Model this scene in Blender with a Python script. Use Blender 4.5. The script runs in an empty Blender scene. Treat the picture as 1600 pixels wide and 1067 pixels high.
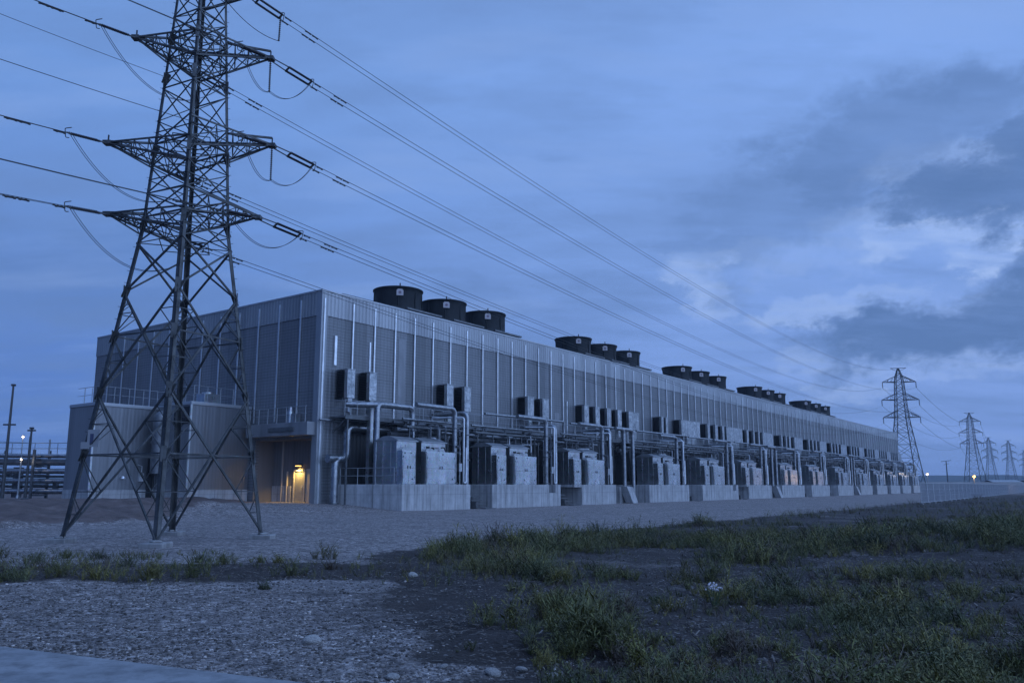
import bpy, math, random
import numpy as np
from mathutils import Vector, Matrix
random.seed(7); RNG = np.random.default_rng(11)
R = math.radians
scene = bpy.context.scene
COL = scene.collection

# ------------------------------------------------------------------ frames
HD = .633
RB = math.pi/2 - HD
U = np.array([math.sin(HD), math.cos(HD), 0.]); V = np.array([-math.cos(HD), math.sin(HD), 0.])
C0 = np.array([-12.6863, 52.2679, 0.])
LEN, WID, HGT = 184.0, 29.8, 14.6
def bw(p):                       # building frame (s, t, z) -> world
    return C0 + p[0]*U + p[1]*V + np.array([0, 0, p[2]])
def st(x, y):
    dx, dy = x-C0[0], y-C0[1]
    return dx*U[0]+dy*U[1], dx*V[0]+dy*V[1]

# ------------------------------------------------------------------ noise / terrain
def _h(ix, iy, s):
    n = (ix.astype(np.int64)*374761393 + iy.astype(np.int64)*668265263 + s*144665) & 0x7fffffff
    n = (n ^ (n >> 13))*1274126177 & 0x7fffffff
    return ((n ^ (n >> 16)) & 0xffff)/65535.
def vnoise(x, y, s=0):
    x = np.asarray(x, float); y = np.asarray(y, float)
    ix = np.floor(x); iy = np.floor(y); fx = x-ix; fy = y-iy
    fx = fx*fx*(3-2*fx); fy = fy*fy*(3-2*fy)
    a = _h(ix, iy, s); b = _h(ix+1, iy, s); c = _h(ix, iy+1, s); d = _h(ix+1, iy+1, s)
    return (a*(1-fx)+b*fx)*(1-fy)+(c*(1-fx)+d*fx)*fy
def fbm(x, y, s=0, o=4):
    r = 0; a = .5; t = 0
    for k in range(o):
        r = r+a*vnoise(np.asarray(x)*2**k, np.asarray(y)*2**k, s+k*17); t += a; a *= .5
    return r/t
def sstep(a, b, x):
    k = np.clip((x-a)/(b-a), 0, 1); return k*k*(3-2*k)
def veg_mask(x, y):
    s, t = st(x, y)
    n = (fbm(x*.5, y*.5, 3)-.5)
    xb = np.interp(y, [5, 6.5, 8.7, 11.7, 15, 18, 20, 24], [.7, .6, 0., 0., -.8, -1.9, -2.2, -2.2])
    a = sstep(-.5, .5, x-xb+n*1.6)
    b = sstep(.9, -.7, t+26.8+n*2.6)
    return a*b
def soil_mask(x, y):             # dark earth: the planted zone, the weedy strip before the pylon, a damp patch
    n = (fbm(x*.8, y*.8, 9)-.5); s, t = st(x, y)
    v = sstep(.1, .6, sstep(.9, -.7, x*-1+np.interp(y, [5, 9, 12, 15, 19, 24], [.2, -.8, -1.2, -2.2, -3.2, -3.2])+n*1.8)*sstep(1., -.8, t+26.5+n*2.4))
    strip = sstep(13.4, 14.3, y+.36*np.minimum(x+8, 4)*-.3+n*1.4)*sstep(17.9, 16.4, y+n*2.6)*sstep(1.5, -1., x)*.95
    patch = np.exp(-(((x+1.1)/1.6)**2+((y-11.6)/2.1)**2)**1.5)*(.75+n)
    p2 = np.exp(-(((x+2.6)/1.5)**2+((y-12.4)/.5)**2))*.6
    return np.clip(np.maximum(np.maximum(v, strip), np.maximum(patch, p2)), 0, 1)
def dirt_mask(x, y):
    s, t = st(x, y); n = fbm(x*.4, y*.4, 21)-.5
    return sstep(-7.0, -5.6, t+n*2.2)*sstep(1.2, -1.2, s-(-14.6+(t+6)*1.15)+n*2.5)
def gz(x, y):
    x = np.asarray(x, float); y = np.asarray(y, float); s, t = st(x, y)
    z = .52*sstep(-6.5, 1.2, t)*sstep(7., 1.5, s)*sstep(60, 35, np.abs(t))
    z = z+dirt_mask(x, y)*(.2+1.0*(fbm(x*.75, y*.75, 5)-.5))*sstep(60, 35, np.abs(t))*sstep(-.5, -3, s)*sstep(11.2, 9., t)
    near = sstep(60, 20, np.hypot(x, y))
    sm = soil_mask(x, y)
    z = z+near*(sm*(.16*(fbm(x*.9, y*.9, 31)-.5)+.05*(fbm(x*3.5, y*3.5, 33)-.5)))
    z = z+near*.02*(fbm(x*2.2, y*2.2, 35)-.5)
    z = z+.75*np.exp(-(((x-16.5)/5.5)**2+((y-21)/7.5)**2))*(.8+.5*(fbm(x*.8, y*.8, 41)-.5))
    return z
def g1(x, y): return float(gz(np.array([x]), np.array([y]))[0])

# ------------------------------------------------------------------ materials
def mat(name, base, rough=.6, metal=0., build=None):
    m = bpy.data.materials.new(name); m.use_nodes = True
    nt = m.node_tree; b = nt.nodes['Principled BSDF']
    b.inputs['Base Color'].default_value = (*base, 1); b.inputs['Roughness'].default_value = rough
    b.inputs['Metallic'].default_value = metal
    if build: build(nt, b)
    return m
class N:
    def __init__(self, nt): self.nt = nt
    def new(self, t, **kw):
        n = self.nt.nodes.new(t)
        for k, v in kw.items():
            if hasattr(n, k) and k not in ('Scale',): setattr(n, k, v)
            else: n.inputs[k].default_value = v
        return n
    def link(self, a, b): self.nt.links.new(a, b)
    def obj(self): return self.new('ShaderNodeTexCoord').outputs['Object']
    def mapped(self, src, sc):
        m = self.new('ShaderNodeMapping'); m.inputs['Scale'].default_value = sc; self.link(src, m.inputs['Vector']); return m.outputs[0]
    def noise(self, src, scale, detail=5, rough=.55):
        n = self.new('ShaderNodeTexNoise'); n.inputs['Scale'].default_value = scale; n.inputs['Detail'].default_value = detail
        n.inputs['Roughness'].default_value = rough; self.link(src, n.inputs['Vector']); return n.outputs['Fac']
    def ramp(self, src, pts):
        r = self.new('ShaderNodeValToRGB'); e = r.color_ramp.elements
        while len(e) < len(pts): e.new(.5)
        for el, (p, c) in zip(e, pts):
            el.position = p; el.color = (*c, 1) if len(c) == 3 else c
        self.link(src, r.inputs[0]); return r.outputs[0]
    def mix(self, f, a, b, mode='MIX'):
        m = self.new('ShaderNodeMix'); m.data_type = 'RGBA'; m.blend_type = mode
        for sock, v in ((m.inputs[0], f), (m.inputs[6], a), (m.inputs[7], b)):
            if hasattr(v, 'is_linked'): self.link(v, sock)
            elif isinstance(v, (int, float)): sock.default_value = v
            else: sock.default_value = (*v, 1)
        return m.outputs[2]
    def math(self, op, a, b=0., c=None, clamp=False):
        m = self.new('ShaderNodeMath'); m.operation = op; m.use_clamp = clamp
        for i, v in enumerate((a, b) if c is None else (a, b, c)):
            if hasattr(v, 'is_linked'): self.link(v, m.inputs[i])
            else: m.inputs[i].default_value = v
        return m.outputs[0]
    def bump(self, h, strength, dist, bsdf):
        b = self.new('ShaderNodeBump'); b.inputs['Strength'].default_value = strength; b.inputs['Distance'].default_value = dist
        self.link(h, b.inputs['Height']); self.link(b.outputs[0], bsdf.inputs['Normal'])
def g3(v, k=1.): return (v*k, v*k*1.01, v*k*1.03)
def worn(lo, hi, scale, streak=None, bump=0., rlo=.35, rhi=.6, spangle=0.):
    def f(nt, b):
        n = N(nt); o = n.obj(); a = n.noise(o, scale, 6, .62)
        col = n.ramp(a, [(.32, lo), (.68, hi)])
        if streak:
            s = n.noise(n.mapped(o, (streak, streak, streak*.07)), 1., 5, .6)
            col = n.mix(n.math('MULTIPLY', n.math('SUBTRACT', s, .42, clamp=True), 1.7, clamp=True), col, tuple(x*.45 for x in lo))
        if spangle:
            v = n.new('ShaderNodeTexVoronoi'); v.inputs['Scale'].default_value = spangle; n.link(o, v.inputs['Vector'])
            col = n.mix(.16, col, v.outputs['Color'], 'SOFT_LIGHT')
        n.link(col, b.inputs['Base Color'])
        rr = n.new('ShaderNodeMapRange'); rr.inputs['To Min'].default_value = rlo; rr.inputs['To Max'].default_value = rhi
        n.link(n.noise(o, scale*2.3, 4), rr.inputs['Value']); n.link(rr.outputs[0], b.inputs['Roughness'])
        if bump: n.bump(n.noise(o, scale*1.3, 3), bump, .03, b)
    return f
def cladding(lo, hi, axis, pitch, depth, panel, mesh=0., gr=.28):
    """Ribbed sheet: ribs along the wall's own run, each sheet a slightly different tone."""
    def f(nt, b):
        n = N(nt); o = n.obj(); sep = n.new('ShaderNodeSeparateXYZ'); n.link(o, sep.inputs[0])
        run = sep.outputs[axis]
        fr = n.math('FRACT', n.math('DIVIDE', run, pitch))
        tri = n.math('MULTIPLY', n.math('ABSOLUTE', n.math('SUBTRACT', fr, .5)), 2.)
        rib = n.math('SMOOTH_MIN', n.math('MULTIPLY', tri, 1.6), 1., .2)
        pid = n.math('FLOOR', n.math('DIVIDE', run, panel))
        wn = n.new('ShaderNodeTexWhiteNoise'); wn.noise_dimensions = '1D'; n.link(pid, wn.inputs['W'])
        big = n.noise(o, .35, 5, .6)
        tone = n.math('ADD', n.math('MULTIPLY', wn.outputs['Value'], .45), n.math('MULTIPLY', big, .6))
        col = n.ramp(tone, [(.25, lo), (.8, hi)])
        s = n.noise(n.mapped(o, (1.6, 1.6, .09)), 1., 6, .65)
        col = n.mix(n.math('MULTIPLY', n.math('SUBTRACT', s, .5, clamp=True), 1.6, clamp=True), col, tuple(x*.5 for x in lo))
        groove = n.math('LESS_THAN', fr, .16)
        col = n.mix(n.math('MULTIPLY', groove, gr), col, tuple(x*.35 for x in lo))
        h = rib
        if mesh:
            fz = n.math('FRACT', n.math('DIVIDE', sep.outputs['Z'], mesh))
            gl = n.math('LESS_THAN', fz, .22)
            rowid = n.new('ShaderNodeTexWhiteNoise'); rowid.noise_dimensions = '1D'
            n.link(n.math('FLOOR', n.math('DIVIDE', sep.outputs['Z'], mesh)), rowid.inputs['W'])
            col = n.mix(n.math('MULTIPLY', gl, n.math('ADD', .18, n.math('MULTIPLY', rowid.outputs['Value'], .4))), col, tuple(x*.3 for x in lo))
        n.link(col, b.inputs['Base Color'])
        n.bump(h, .8, depth, b)
    return f
def concrete(lo, hi, joint=None):
    def f(nt, b):
        n = N(nt); o = n.obj(); a = n.noise(o, 1.1, 8, .65); col = n.ramp(a, [(.3, lo), (.7, hi)])
        s = n.noise(n.mapped(o, (3.2, 3.2, .22)), 1., 6, .7)
        col = n.mix(n.math('MULTIPLY', n.math('SUBTRACT', s, .45, clamp=True), 3., clamp=True), col, tuple(x*.38 for x in lo))
        vn = n.new('ShaderNodeTexVoronoi'); vn.inputs['Scale'].default_value = 2.2; n.link(o, vn.inputs['Vector'])
        col = n.mix(n.math('MULTIPLY', n.math('LESS_THAN', vn.outputs['Distance'], .05), .5), col, tuple(x*.3 for x in lo))
        if joint:
            sep = n.new('ShaderNodeSeparateXYZ'); n.link(o, sep.inputs[0])
            fx = n.math('FRACT', n.math('DIVIDE', n.math('ADD', sep.outputs['X'], n.math('MULTIPLY', sep.outputs['Y'], 1.)), joint))
            col = n.mix(n.math('MULTIPLY', n.math('LESS_THAN', fx, .02), .6), col, tuple(x*.3 for x in lo))
            fz = n.math('LESS_THAN', n.math('ABSOLUTE', n.math('SUBTRACT', sep.outputs['Z'], 1.05)), .012)
            col = n.mix(n.math('MULTIPLY', fz, .45), col, tuple(x*.35 for x in lo))
        n.link(col, b.inputs['Base Color']); n.bump(n.noise(o, 14, 6), .35, .02, b)
    return f
M = {}
M['tower'] = mat('painted_tower_steel', (.11, .12, .125), .55, .55, worn((.04, .045, .048), (.135, .142, .146), 2.2, streak=6))
M['far_steel'] = mat('far_tower_steel', (.10, .105, .11), .6, .4)
M['insul'] = mat('insulator_glass', (.035, .032, .036), .25, 0.)
M['wire'] = mat('conductor_aluminium', (.03, .033, .036), .6, .2)
M['upper'] = mat('upper_cladding', (.34, .36, .38), .42, .5, cladding((.30, .315, .335), (.43, .45, .47), 'X', .32, .04, 2.05))
M['lower'] = mat('louvred_cladding', (.17, .18, .2), .5, .3, cladding((.15, .16, .17), (.25, .26, .275), 'X', .34, .02, 2.05, .21))
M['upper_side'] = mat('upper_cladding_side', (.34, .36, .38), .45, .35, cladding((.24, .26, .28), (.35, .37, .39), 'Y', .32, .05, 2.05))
M['lower_side'] = mat('louvred_cladding_side', (.17, .18, .2), .5, .3, cladding((.16, .17, .185), (.24, .25, .265), 'Y', .34, .02, 2.05, .21))
M['annex'] = mat('annex_cladding', (.25, .26, .28), .38, .6, cladding((.20, .21, .225), (.27, .28, .295), 'X', .26, .004, 2.6, gr=.16))
M['annex_side'] = mat('annex_cladding_side', (.25, .26, .28), .48, .4, cladding((.22, .23, .245), (.29, .30, .315), 'Y', .26, .006, 2.6, gr=.16))
M['trim'] = mat('galvanised_trim', (.62, .64, .66), .34, .75, worn((.6, .62, .64), (.85, .87, .89), 1.3, rlo=.25, rhi=.45))
M['coping'] = mat('coping_metal', (.42, .44, .46), .4, .6)
M['hoodskin'] = mat('hood_sheet', (.5, .52, .54), .36, .85, worn((.2, .22, .24), (.56, .58, .6), 3.2, streak=3.2, bump=.6, rlo=.2, rhi=.45))  # strong dark blotches in the colour imitate patchy reflections
M['black'] = mat('dark_louvre', (.018, .02, .024), .6, .2)
M['canopy'] = mat('canopy_fascia', (.26, .27, .285), .45, .3, worn((.22, .23, .245), (.3, .31, .325), 1., streak=1.5))
M['casing'] = mat('casing_sheet', (.3, .32, .34), .42, .92, worn((.36, .38, .40), (.60, .62, .64), .8, streak=1.6, bump=.35, rlo=.2, rhi=.4, spangle=9))
M['cabinet'] = mat('cabinet_sheet', (.42, .44, .46), .36, .92, worn((.46, .48, .50), (.72, .74, .76), .9, streak=1.3, bump=.2, rlo=.16, rhi=.34, spangle=9))
M['roofsheet'] = mat('casing_roof_sheet', (.4, .42, .44), .36, .65, worn((.3, .32, .34), (.46, .48, .5), 1.5, rlo=.28, rhi=.45))
M['pipe'] = mat('lagged_pipe_sheet', (.4, .42, .44), .34, .9, worn((.22, .235, .25), (.42, .44, .46), 2.5, bump=.15, rlo=.2, rhi=.4))
M['pipe_dark'] = mat('painted_pipe', (.15, .165, .18), .4, .5, worn((.1, .11, .12), (.2, .21, .225), 2.5, rlo=.3, rhi=.5))
M['skid'] = mat('dark_machine_paint', (.03, .034, .038), .45, .3, worn((.02, .022, .025), (.045, .05, .055), 1.5))
M['frame'] = mat('walkway_steel', (.13, .14, .15), .5, .6, worn((.09, .1, .105), (.18, .19, .2), 3.))
M['rail'] = mat('galvanised_rail', (.32, .34, .36), .4, .7)
M['dark_fan'] = mat('fan_stack_plastic', (.015, .018, .022), .7, 0., worn((.012, .015, .018), (.028, .033, .038), .8, streak=1.5, rlo=.55, rhi=.8)); M['dark_fan'].node_tree.nodes['Principled BSDF'].inputs['Specular IOR Level'].default_value = .25
M['badge'] = mat('badge_plate', (.5, .46, .47), .5)
M['badge_mark'] = mat('badge_emblem', (.22, .16, .2), .5)
M['conc'] = mat('cast_concrete', (.34, .34, .34), .85, 0, concrete((.33, .335, .34), (.52, .525, .53), 2.05))
M['conc_foot'] = mat('footing_concrete', (.36, .36, .36), .85, 0, concrete((.2, .2, .2), (.34, .34, .335)))
M['slab'] = mat('slab_concrete', (.36, .37, .37), .8, 0, concrete((.19, .2, .21), (.29, .30, .31)))
M['roof'] = mat('roof_membrane', (.16, .165, .17), .8)
M['shade_wall'] = mat('shade_painted_cladding', (.05, .055, .06), .5, .3, cladding((.035, .038, .042), (.065, .07, .075), 'X', .34, .02, 2.05))  # dark tone stands in for shade behind the equipment
M['patch'] = mat('newer_cladding_sheet', (.26, .27, .29), .42, .5, worn((.22, .23, .245), (.30, .31, .33), .9, streak=1.5))
M['recess'] = mat('recess_panel', (.2, .2, .2), .55, .2, cladding((.16, .16, .165), (.22, .22, .225), 'Y', .3, .02, 2.2))
M['door'] = mat('door_paint', (.30, .30, .29), .45, .1, worn((.26, .26, .25), (.33, .33, .32), 2.))
M['doorframe'] = mat('door_frame_paint', (.5, .48, .44), .4, .2)
M['sign'] = mat('sign_enamel', (.27, .28, .30), .5)
M['sign_ink'] = mat('sign_ink', (.05, .06, .12), .5)
M['fence'] = mat('fence_wire', (.5, .52, .54), .45, .5)
M['rock'] = mat('limestone_rock', (.36, .35, .33), .9, 0, worn((.24, .235, .23), (.50, .485, .46), 7., bump=1., rlo=.8, rhi=.95))
M['farwall'] = mat('far_wall_concrete', (.38, .38, .38), .8, 0, worn((.3, .3, .3), (.42, .42, .42), .2))
M['hill'] = mat('wooded_hill', (.035, .05, .035), .9, 0, worn((.02, .03, .022), (.05, .065, .045), .02, rlo=.9, rhi=1.))
M['shed'] = mat('far_shed_sheet', (.3, .32, .34), .6, .2)
M['flower'] = mat('white_petal', (.6, .58, .62), .7)
def emit(name, col, st_):
    m = bpy.data.materials.new(name); m.use_nodes = True; b = m.node_tree.nodes['Principled BSDF']
    b.inputs['Base Color'].default_value = (*col, 1); b.inputs['Emission Color'].default_value = (*col, 1); b.inputs['Emission Strength'].default_value = st_
    return m
M['lamp_warm'] = emit('lit_lamp_amber', (1., .55, .14), 3.2)
M['lamp_white'] = emit('lit_lamp_white', (1., .80, .55), 3.)
M['lamp_far'] = emit('lit_lamp_far', (1., .62, .3), 2.6)
def foliage():
    def f(nt, b):
        n = N(nt); a = n.new('ShaderNodeVertexColor'); a.layer_name = 'tint'
        n.link(a.outputs[0], b.inputs['Base Color'])
    return mat('weed_foliage', (.05, .08, .03), .6, 0, f)
M['leaf'] = foliage(); M['stem'] = mat('green_stem', (.04, .07, .03), .6)

# ------------------------------------------------------------------ mesh builder
class MB:
    def __init__(s): s.v = []; s.f = []
    def add(s, vs, fs):
        o = len(s.v); s.v += [tuple(map(float, p)) for p in vs]; s.f += [tuple(i+o for i in q) for q in fs]; return s
    def box(s, a, b):
        (x0, y0, z0), (x1, y1, z1) = a, b
        x0, x1 = min(x0, x1), max(x0, x1); y0, y1 = min(y0, y1), max(y0, y1); z0, z1 = min(z0, z1), max(z0, z1)
        return s.add([(x0,y0,z0),(x1,y0,z0),(x1,y1,z0),(x0,y1,z0),(x0,y0,z1),(x1,y0,z1),(x1,y1,z1),(x0,y1,z1)],
            [(0,3,2,1),(4,5,6,7),(0,1,5,4),(1,2,6,5),(2,3,7,6),(3,0,4,7)])
    def bar(s, p, q, w, h=None, up=None):
        p = Vector(p); q = Vector(q); h = h or w; d = (q-p)
        if d.length < 1e-6: return s
        d.normalize(); r = Vector(up) if up is not None else (Vector((0,0,1)) if abs(d.z) < .95 else Vector((1,0,0)))
        a = d.cross(r).normalized()*w/2; b = a.cross(d).normalized()*h/2
        vs = [c+x for c in (p, q) for x in (-a-b, a-b, a+b, -a+b)]
        return s.add(vs, [(0,3,2,1),(4,5,6,7),(0,1,5,4),(1,2,6,5),(2,3,7,6),(3,0,4,7)])
    def angle(s, p, q, w, t, da, db):      # L-section: two thin flanges along unit vectors da, db
        for d, e in ((Vector(da), Vector(db)), (Vector(db), Vector(da))):
            P = [Vector(p), Vector(q)]
            vs = [c+x for c in P for x in (Vector((0,0,0)), d*w, d*w+e*t, e*t)]
            s.add(vs, [(0,3,2,1),(4,5,6,7),(0,1,5,4),(1,2,6,5),(2,3,7,6),(3,0,4,7)])
        return s
    def tube(s, pts, r, n=8, cap=True):
        P = [Vector(p) for p in pts]; k = len(P); rr = r if hasattr(r, '__len__') else [r]*k
        ref = None; rings = []
        for i in range(k):
            d = (P[min(i+1, k-1)]-P[max(i-1, 0)])
            if d.length < 1e-9: d = Vector((0, 0, 1))
            d.normalize()
            if ref is None:
                ref = d.cross(Vector((0,0,1)) if abs(d.z) < .9 else Vector((1,0,0))).normalized()
            else:
                ref = (ref-d*ref.dot(d)).normalized()
            b = d.cross(ref)
            rings.append([P[i]+(ref*math.cos(2*math.pi*j/n)+b*math.sin(2*math.pi*j/n))*rr[i] for j in range(n)])
        vs = [x for g in rings for x in g]; fs = []
        for i in range(k-1):
            for j in range(n):
                fs.append((i*n+j, i*n+(j+1) % n, (i+1)*n+(j+1) % n, (i+1)*n+j))
        if cap: fs += [tuple(range(n))[::-1], tuple((k-1)*n+j for j in range(n))]
        return s.add(vs, fs)
    def pipe(s, pts, r, bend=None, n=12, seam=0.):
        bend = bend or r*1.9; P = [Vector(p) for p in pts]; out = [P[0]]
        for i in range(1, len(P)-1):
            a, b, c = P[i-1], P[i], P[i+1]; d0 = (a-b); d1 = (c-b); L = min(bend, d0.length*.49, d1.length*.49)
            d0.normalize(); d1.normalize(); p0 = b+d0*L; p1 = b+d1*L
            for k in range(6):
                t = k/5.; out.append(p0*(1-t)**2+b*2*t*(1-t)+p1*t*t)
        out.append(P[-1]); s.tube(out, r, n)
        if seam:
            for a, b in zip(P[:-1], P[1:]):
                L = (b-a).length; d = (b-a).normalized(); x = bend+.1
                while x < L-bend:
                    s.tube([a+d*(x-.025), a+d*(x+.025)], r*1.05, n); x += seam
        return s
    def lathe(s, prof, c, n=24, axis=None):
        c = Vector(c); vs = []; fs = []; k = len(prof)
        for r, z in prof:
            for j in range(n):
                a = 2*math.pi*j/n; vs.append(c+Vector((r*math.cos(a), r*math.sin(a), z)))
        for i in range(k-1):
            for j in range(n): fs.append((i*n+j, i*n+(j+1) % n, (i+1)*n+(j+1) % n, (i+1)*n+j))
        return s.add(vs, fs)
    def prism(s, poly, off):
        k = len(poly); P = [Vector(p) for p in poly]; o = Vector(off)
        return s.add(P+[p+o for p in P], [tuple(range(k))[::-1], tuple(range(k, 2*k))]+[(i, (i+1) % k, k+(i+1) % k, k+i) for i in range(k)])
    def mesh(s, name, m, org=(0,0,0), smooth=True):
        me = bpy.data.meshes.new(name); o = Vector(org)
        me.from_pydata([tuple(Vector(p)-o) for p in s.v], [], s.f); me.materials.append(m)
        if smooth:
            me.polygons.foreach_set('use_smooth', [True]*len(me.polygons)); me.set_sharp_from_angle(angle=R(38))
        me.update(); return me
    def build(s, name, m, parent=None, org=(0,0,0), smooth=True, bevel=0.):
        o = bpy.data.objects.new(name, s.mesh(name, m, org, smooth)); COL.objects.link(o)
        if parent is not None: o.parent = parent
        if bevel:
            b = o.modifiers.new('bevel', 'BEVEL'); b.width = bevel; b.segments = 2; b.limit_method = 'ANGLE'
        return o
def tag(o, label=None, cat=None, group=None, kind=None):
    if label: o['label'] = label
    if cat: o['category'] = cat
    if group: o['group'] = group
    if kind: o['kind'] = kind
    return o
def thing(name, label, cat, loc, rz=0., group=None):
    o = bpy.data.objects.new(name, None); COL.objects.link(o); o.location = tuple(loc); o.rotation_euler = (0, 0, rz)
    o.empty_display_size = .3; return tag(o, label, cat, group)
def bthing(name, label, cat, org, group=None): return thing(name, label, cat, bw(org), RB, group)
def solo_b(mb, name, m, label, cat, org, group=None, **k):   # one mesh thing in the building frame
    o = mb.build(name, m, None, org, **k); o.location = tuple(bw(org)); o.rotation_euler = (0, 0, RB); return tag(o, label, cat, group)
def solo(mb, name, m, label, cat, org, group=None, **k):
    o = mb.build(name, m, None, org, **k); o.location = tuple(org); return tag(o, label, cat, group)
ORD = ['first', 'second', 'third', 'fourth', 'fifth', 'sixth', 'seventh', 'eighth', 'ninth', 'tenth', 'eleventh', 'twelfth', 'thirteenth', 'fourteenth']

# ------------------------------------------------------------------ camera
PITCH, FPX = .1646, 1251.42
cam = bpy.data.cameras.new('camera'); co = bpy.data.objects.new('camera', cam); COL.objects.link(co)
co.location = (0, 0, 1.6); co.rotation_euler = (math.pi/2+PITCH, 0, 0)
cam.sensor_width = 36; cam.lens = 36*FPX/1600; cam.shift_y = (759-533.5-FPX*math.tan(PITCH))/1600
cam.clip_start = .1; cam.clip_end = 20000
scene.camera = co

# ------------------------------------------------------------------ sky and sun
SUN_EL, SUN_AZ = -2.5, 122.       # degrees; azimuth clockwise from +Y (from the right, behind the camera)
w = bpy.data.worlds.new('World'); scene.world = w; w.use_nodes = True
nt = w.node_tree; nt.nodes.clear(); n = N(nt)
out = n.new('ShaderNodeOutputWorld')
sky = n.new('ShaderNodeTexSky'); sky.sky_type = 'NISHITA'; sky.sun_disc = False
sky.sun_elevation = R(SUN_EL); sky.sun_rotation = R(SUN_AZ); sky.ozone_density = 4.; sky.air_density = 1.2; sky.dust_density = .6
bg1 = n.new('ShaderNodeBackground'); bg1.inputs['Strength'].default_value = .05
n.link(sky.outputs[0], bg1.inputs['Color'])
tc = n.new('ShaderNodeTexCoord'); gen = tc.outputs['Generated']
sep = n.new('ShaderNodeSeparateXYZ'); n.link(gen, sep.inputs[0])
X, Y, Z = sep.outputs
zc = n.math('MAXIMUM', Z, 0.)
den = n.math('ADD', zc, .16)
cmb = n.new('ShaderNodeCombineXYZ'); n.link(n.math('DIVIDE', X, den), cmb.inputs[0]); n.link(n.math('DIVIDE', Y, den), cmb.inputs[1])
cp = cmb.outputs[0]
n1 = n.noise(n.mapped(cp, (.55, 1.2, 1)), 1.25, 9, .56)
n2 = n.noise(n.mapped(cp, (.42, 1.25, 1)), 2.6, 9, .58)
n3 = n.noise(n.mapped(cp, (.5, 1.1, 1)), 8.5, 9, .62)
nv = n.new('ShaderNodeTexNoise'); nv.inputs['Scale'].default_value = 5.5; nv.inputs['Detail'].default_value = 11; nv.inputs['Roughness'].default_value = .68; n.link(n.mapped(gen, (1, 1, 1.7)), nv.inputs['Vector'])
wob = n.new('ShaderNodeVectorMath'); wob.operation = 'MULTIPLY_ADD'; n.link(nv.outputs['Color'], wob.inputs[0]); wob.inputs[1].default_value = (.36, .36, .20)
off = n.new('ShaderNodeVectorMath'); off.operation = 'SUBTRACT'; n.link(gen, off.inputs[0]); off.inputs[1].default_value = (.18, .18, .10)
n.link(off.outputs[0], wob.inputs[2]); wd = wob.outputs[0]
def blob(c, rx, rz, amp):          # soft patch of sky round a direction, its edge broken by noise
    v = n.new('ShaderNodeVectorMath'); v.operation = 'SUBTRACT'; n.link(wd, v.inputs[0]); v.inputs[1].default_value = c
    s_ = n.new('ShaderNodeVectorMath'); s_.operation = 'MULTIPLY'; n.link(v.outputs[0], s_.inputs[0]); s_.inputs[1].default_value = (1/rx, 1/rx, 1/rz)
    l_ = n.new('ShaderNodeVectorMath'); l_.operation = 'LENGTH'; n.link(s_.outputs[0], l_.inputs[0])
    mr = n.new('ShaderNodeMapRange'); mr.interpolation_type = 'SMOOTHSTEP'; n.link(l_.outputs['Value'], mr.inputs['Value'])
    mr.inputs['From Min'].default_value = 1.12; mr.inputs['From Max'].default_value = .5; mr.inputs['To Max'].default_value = amp
    return mr.outputs[0]
def many(l):
    r = None
    for b in l:
        v = blob(*b); r = v if r is None else n.math('MAXIMUM', r, v)
    return r
up = n.new('ShaderNodeMapRange'); up.interpolation_type = 'SMOOTHSTEP'; n.link(Z, up.inputs['Value']); up.inputs['From Min'].default_value = .02; up.inputs['From Max'].default_value = .5
right = n.new('ShaderNodeMapRange'); right.interpolation_type = 'SMOOTHSTEP'; n.link(X, right.inputs['Value']); right.inputs['From Min'].default_value = -.55; right.inputs['From Max'].default_value = .35
low = n.mix(right.outputs[0], (.100, .215, .58), (.225, .375, .80))
high = n.mix(right.outputs[0], (.170, .335, .74), (.232, .410, .86))
base = n.mix(up.outputs[0], low, high)
soft = n.math('MULTIPLY', n.math('SUBTRACT', n1, .40, clamp=True), 3.0, clamp=True)
base = n.mix(n.math('MULTIPLY', soft, .75), base, (.15, .27, .57))
soft2 = n.math('MULTIPLY', n.math('SUBTRACT', n.math('ADD', n.math('MULTIPLY', n2, .7), n.math('MULTIPLY', n3, .3)), .47, clamp=True), 4.5, clamp=True)
base = n.mix(n.math('MULTIPLY', soft2, .65), base, (.138, .248, .52))
lite = n.math('MULTIPLY', n.math('SUBTRACT', .47, n2, clamp=True), 3., clamp=True)
base = n.mix(n.math('MULTIPLY', lite, .75), base, (.28, .43, .80))
bright = many([((.485, .84, .26), .12, .026, 1.), ((.47, .815, .345), .09, .03, .45), ((.40, .87, .29), .09, .03, .3), ((.225, .945, .24), .06, .03, .55), ((.37, .91, .205), .13, .018, .5), ((.45, .87, .205), .10, .016, .6), ((.34, .93, .15), .10, .02, .4), ((.45, .88, .125), .16, .02, .5), ((.30, .92, .26), .12, .02, .25)])
bright = n.math('MULTIPLY', bright, n.math('MULTIPLY', n.math('SUBTRACT', n.math('ADD', n.math('MULTIPLY', n2, .6), n.math('MULTIPLY', n3, .4)), .36, clamp=True), 4., clamp=True))
base = n.mix(bright, base, (.46, .62, .97))
dark = many([((.39, .835, .375), .13, .075, .62), ((.46, .80, .40), .10, .05, .55), ((.50, .81, .305), .13, .045, .85), ((.55, .76, .35), .09, .05, .85), ((.46, .87, .165), .17, .045, .95), ((.54, .82, .19), .12, .06, .95), ((.545, .80, .235), .08, .03, .8), ((.30, .90, .315), .14, .05, .35), ((.25, .93, .27), .10, .04, .35), ((-.1, .95, .2), .3, .05, .25), ((-.45, .85, .22), .3, .06, .3)])
dark = n.math('MULTIPLY', dark, n.math('ADD', .30, n.math('ADD', n.math('MULTIPLY', n2, .65), n.math('MULTIPLY', n3, .75))), clamp=True)
base = n.mix(dark, base, (.108, .208, .455))
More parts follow.
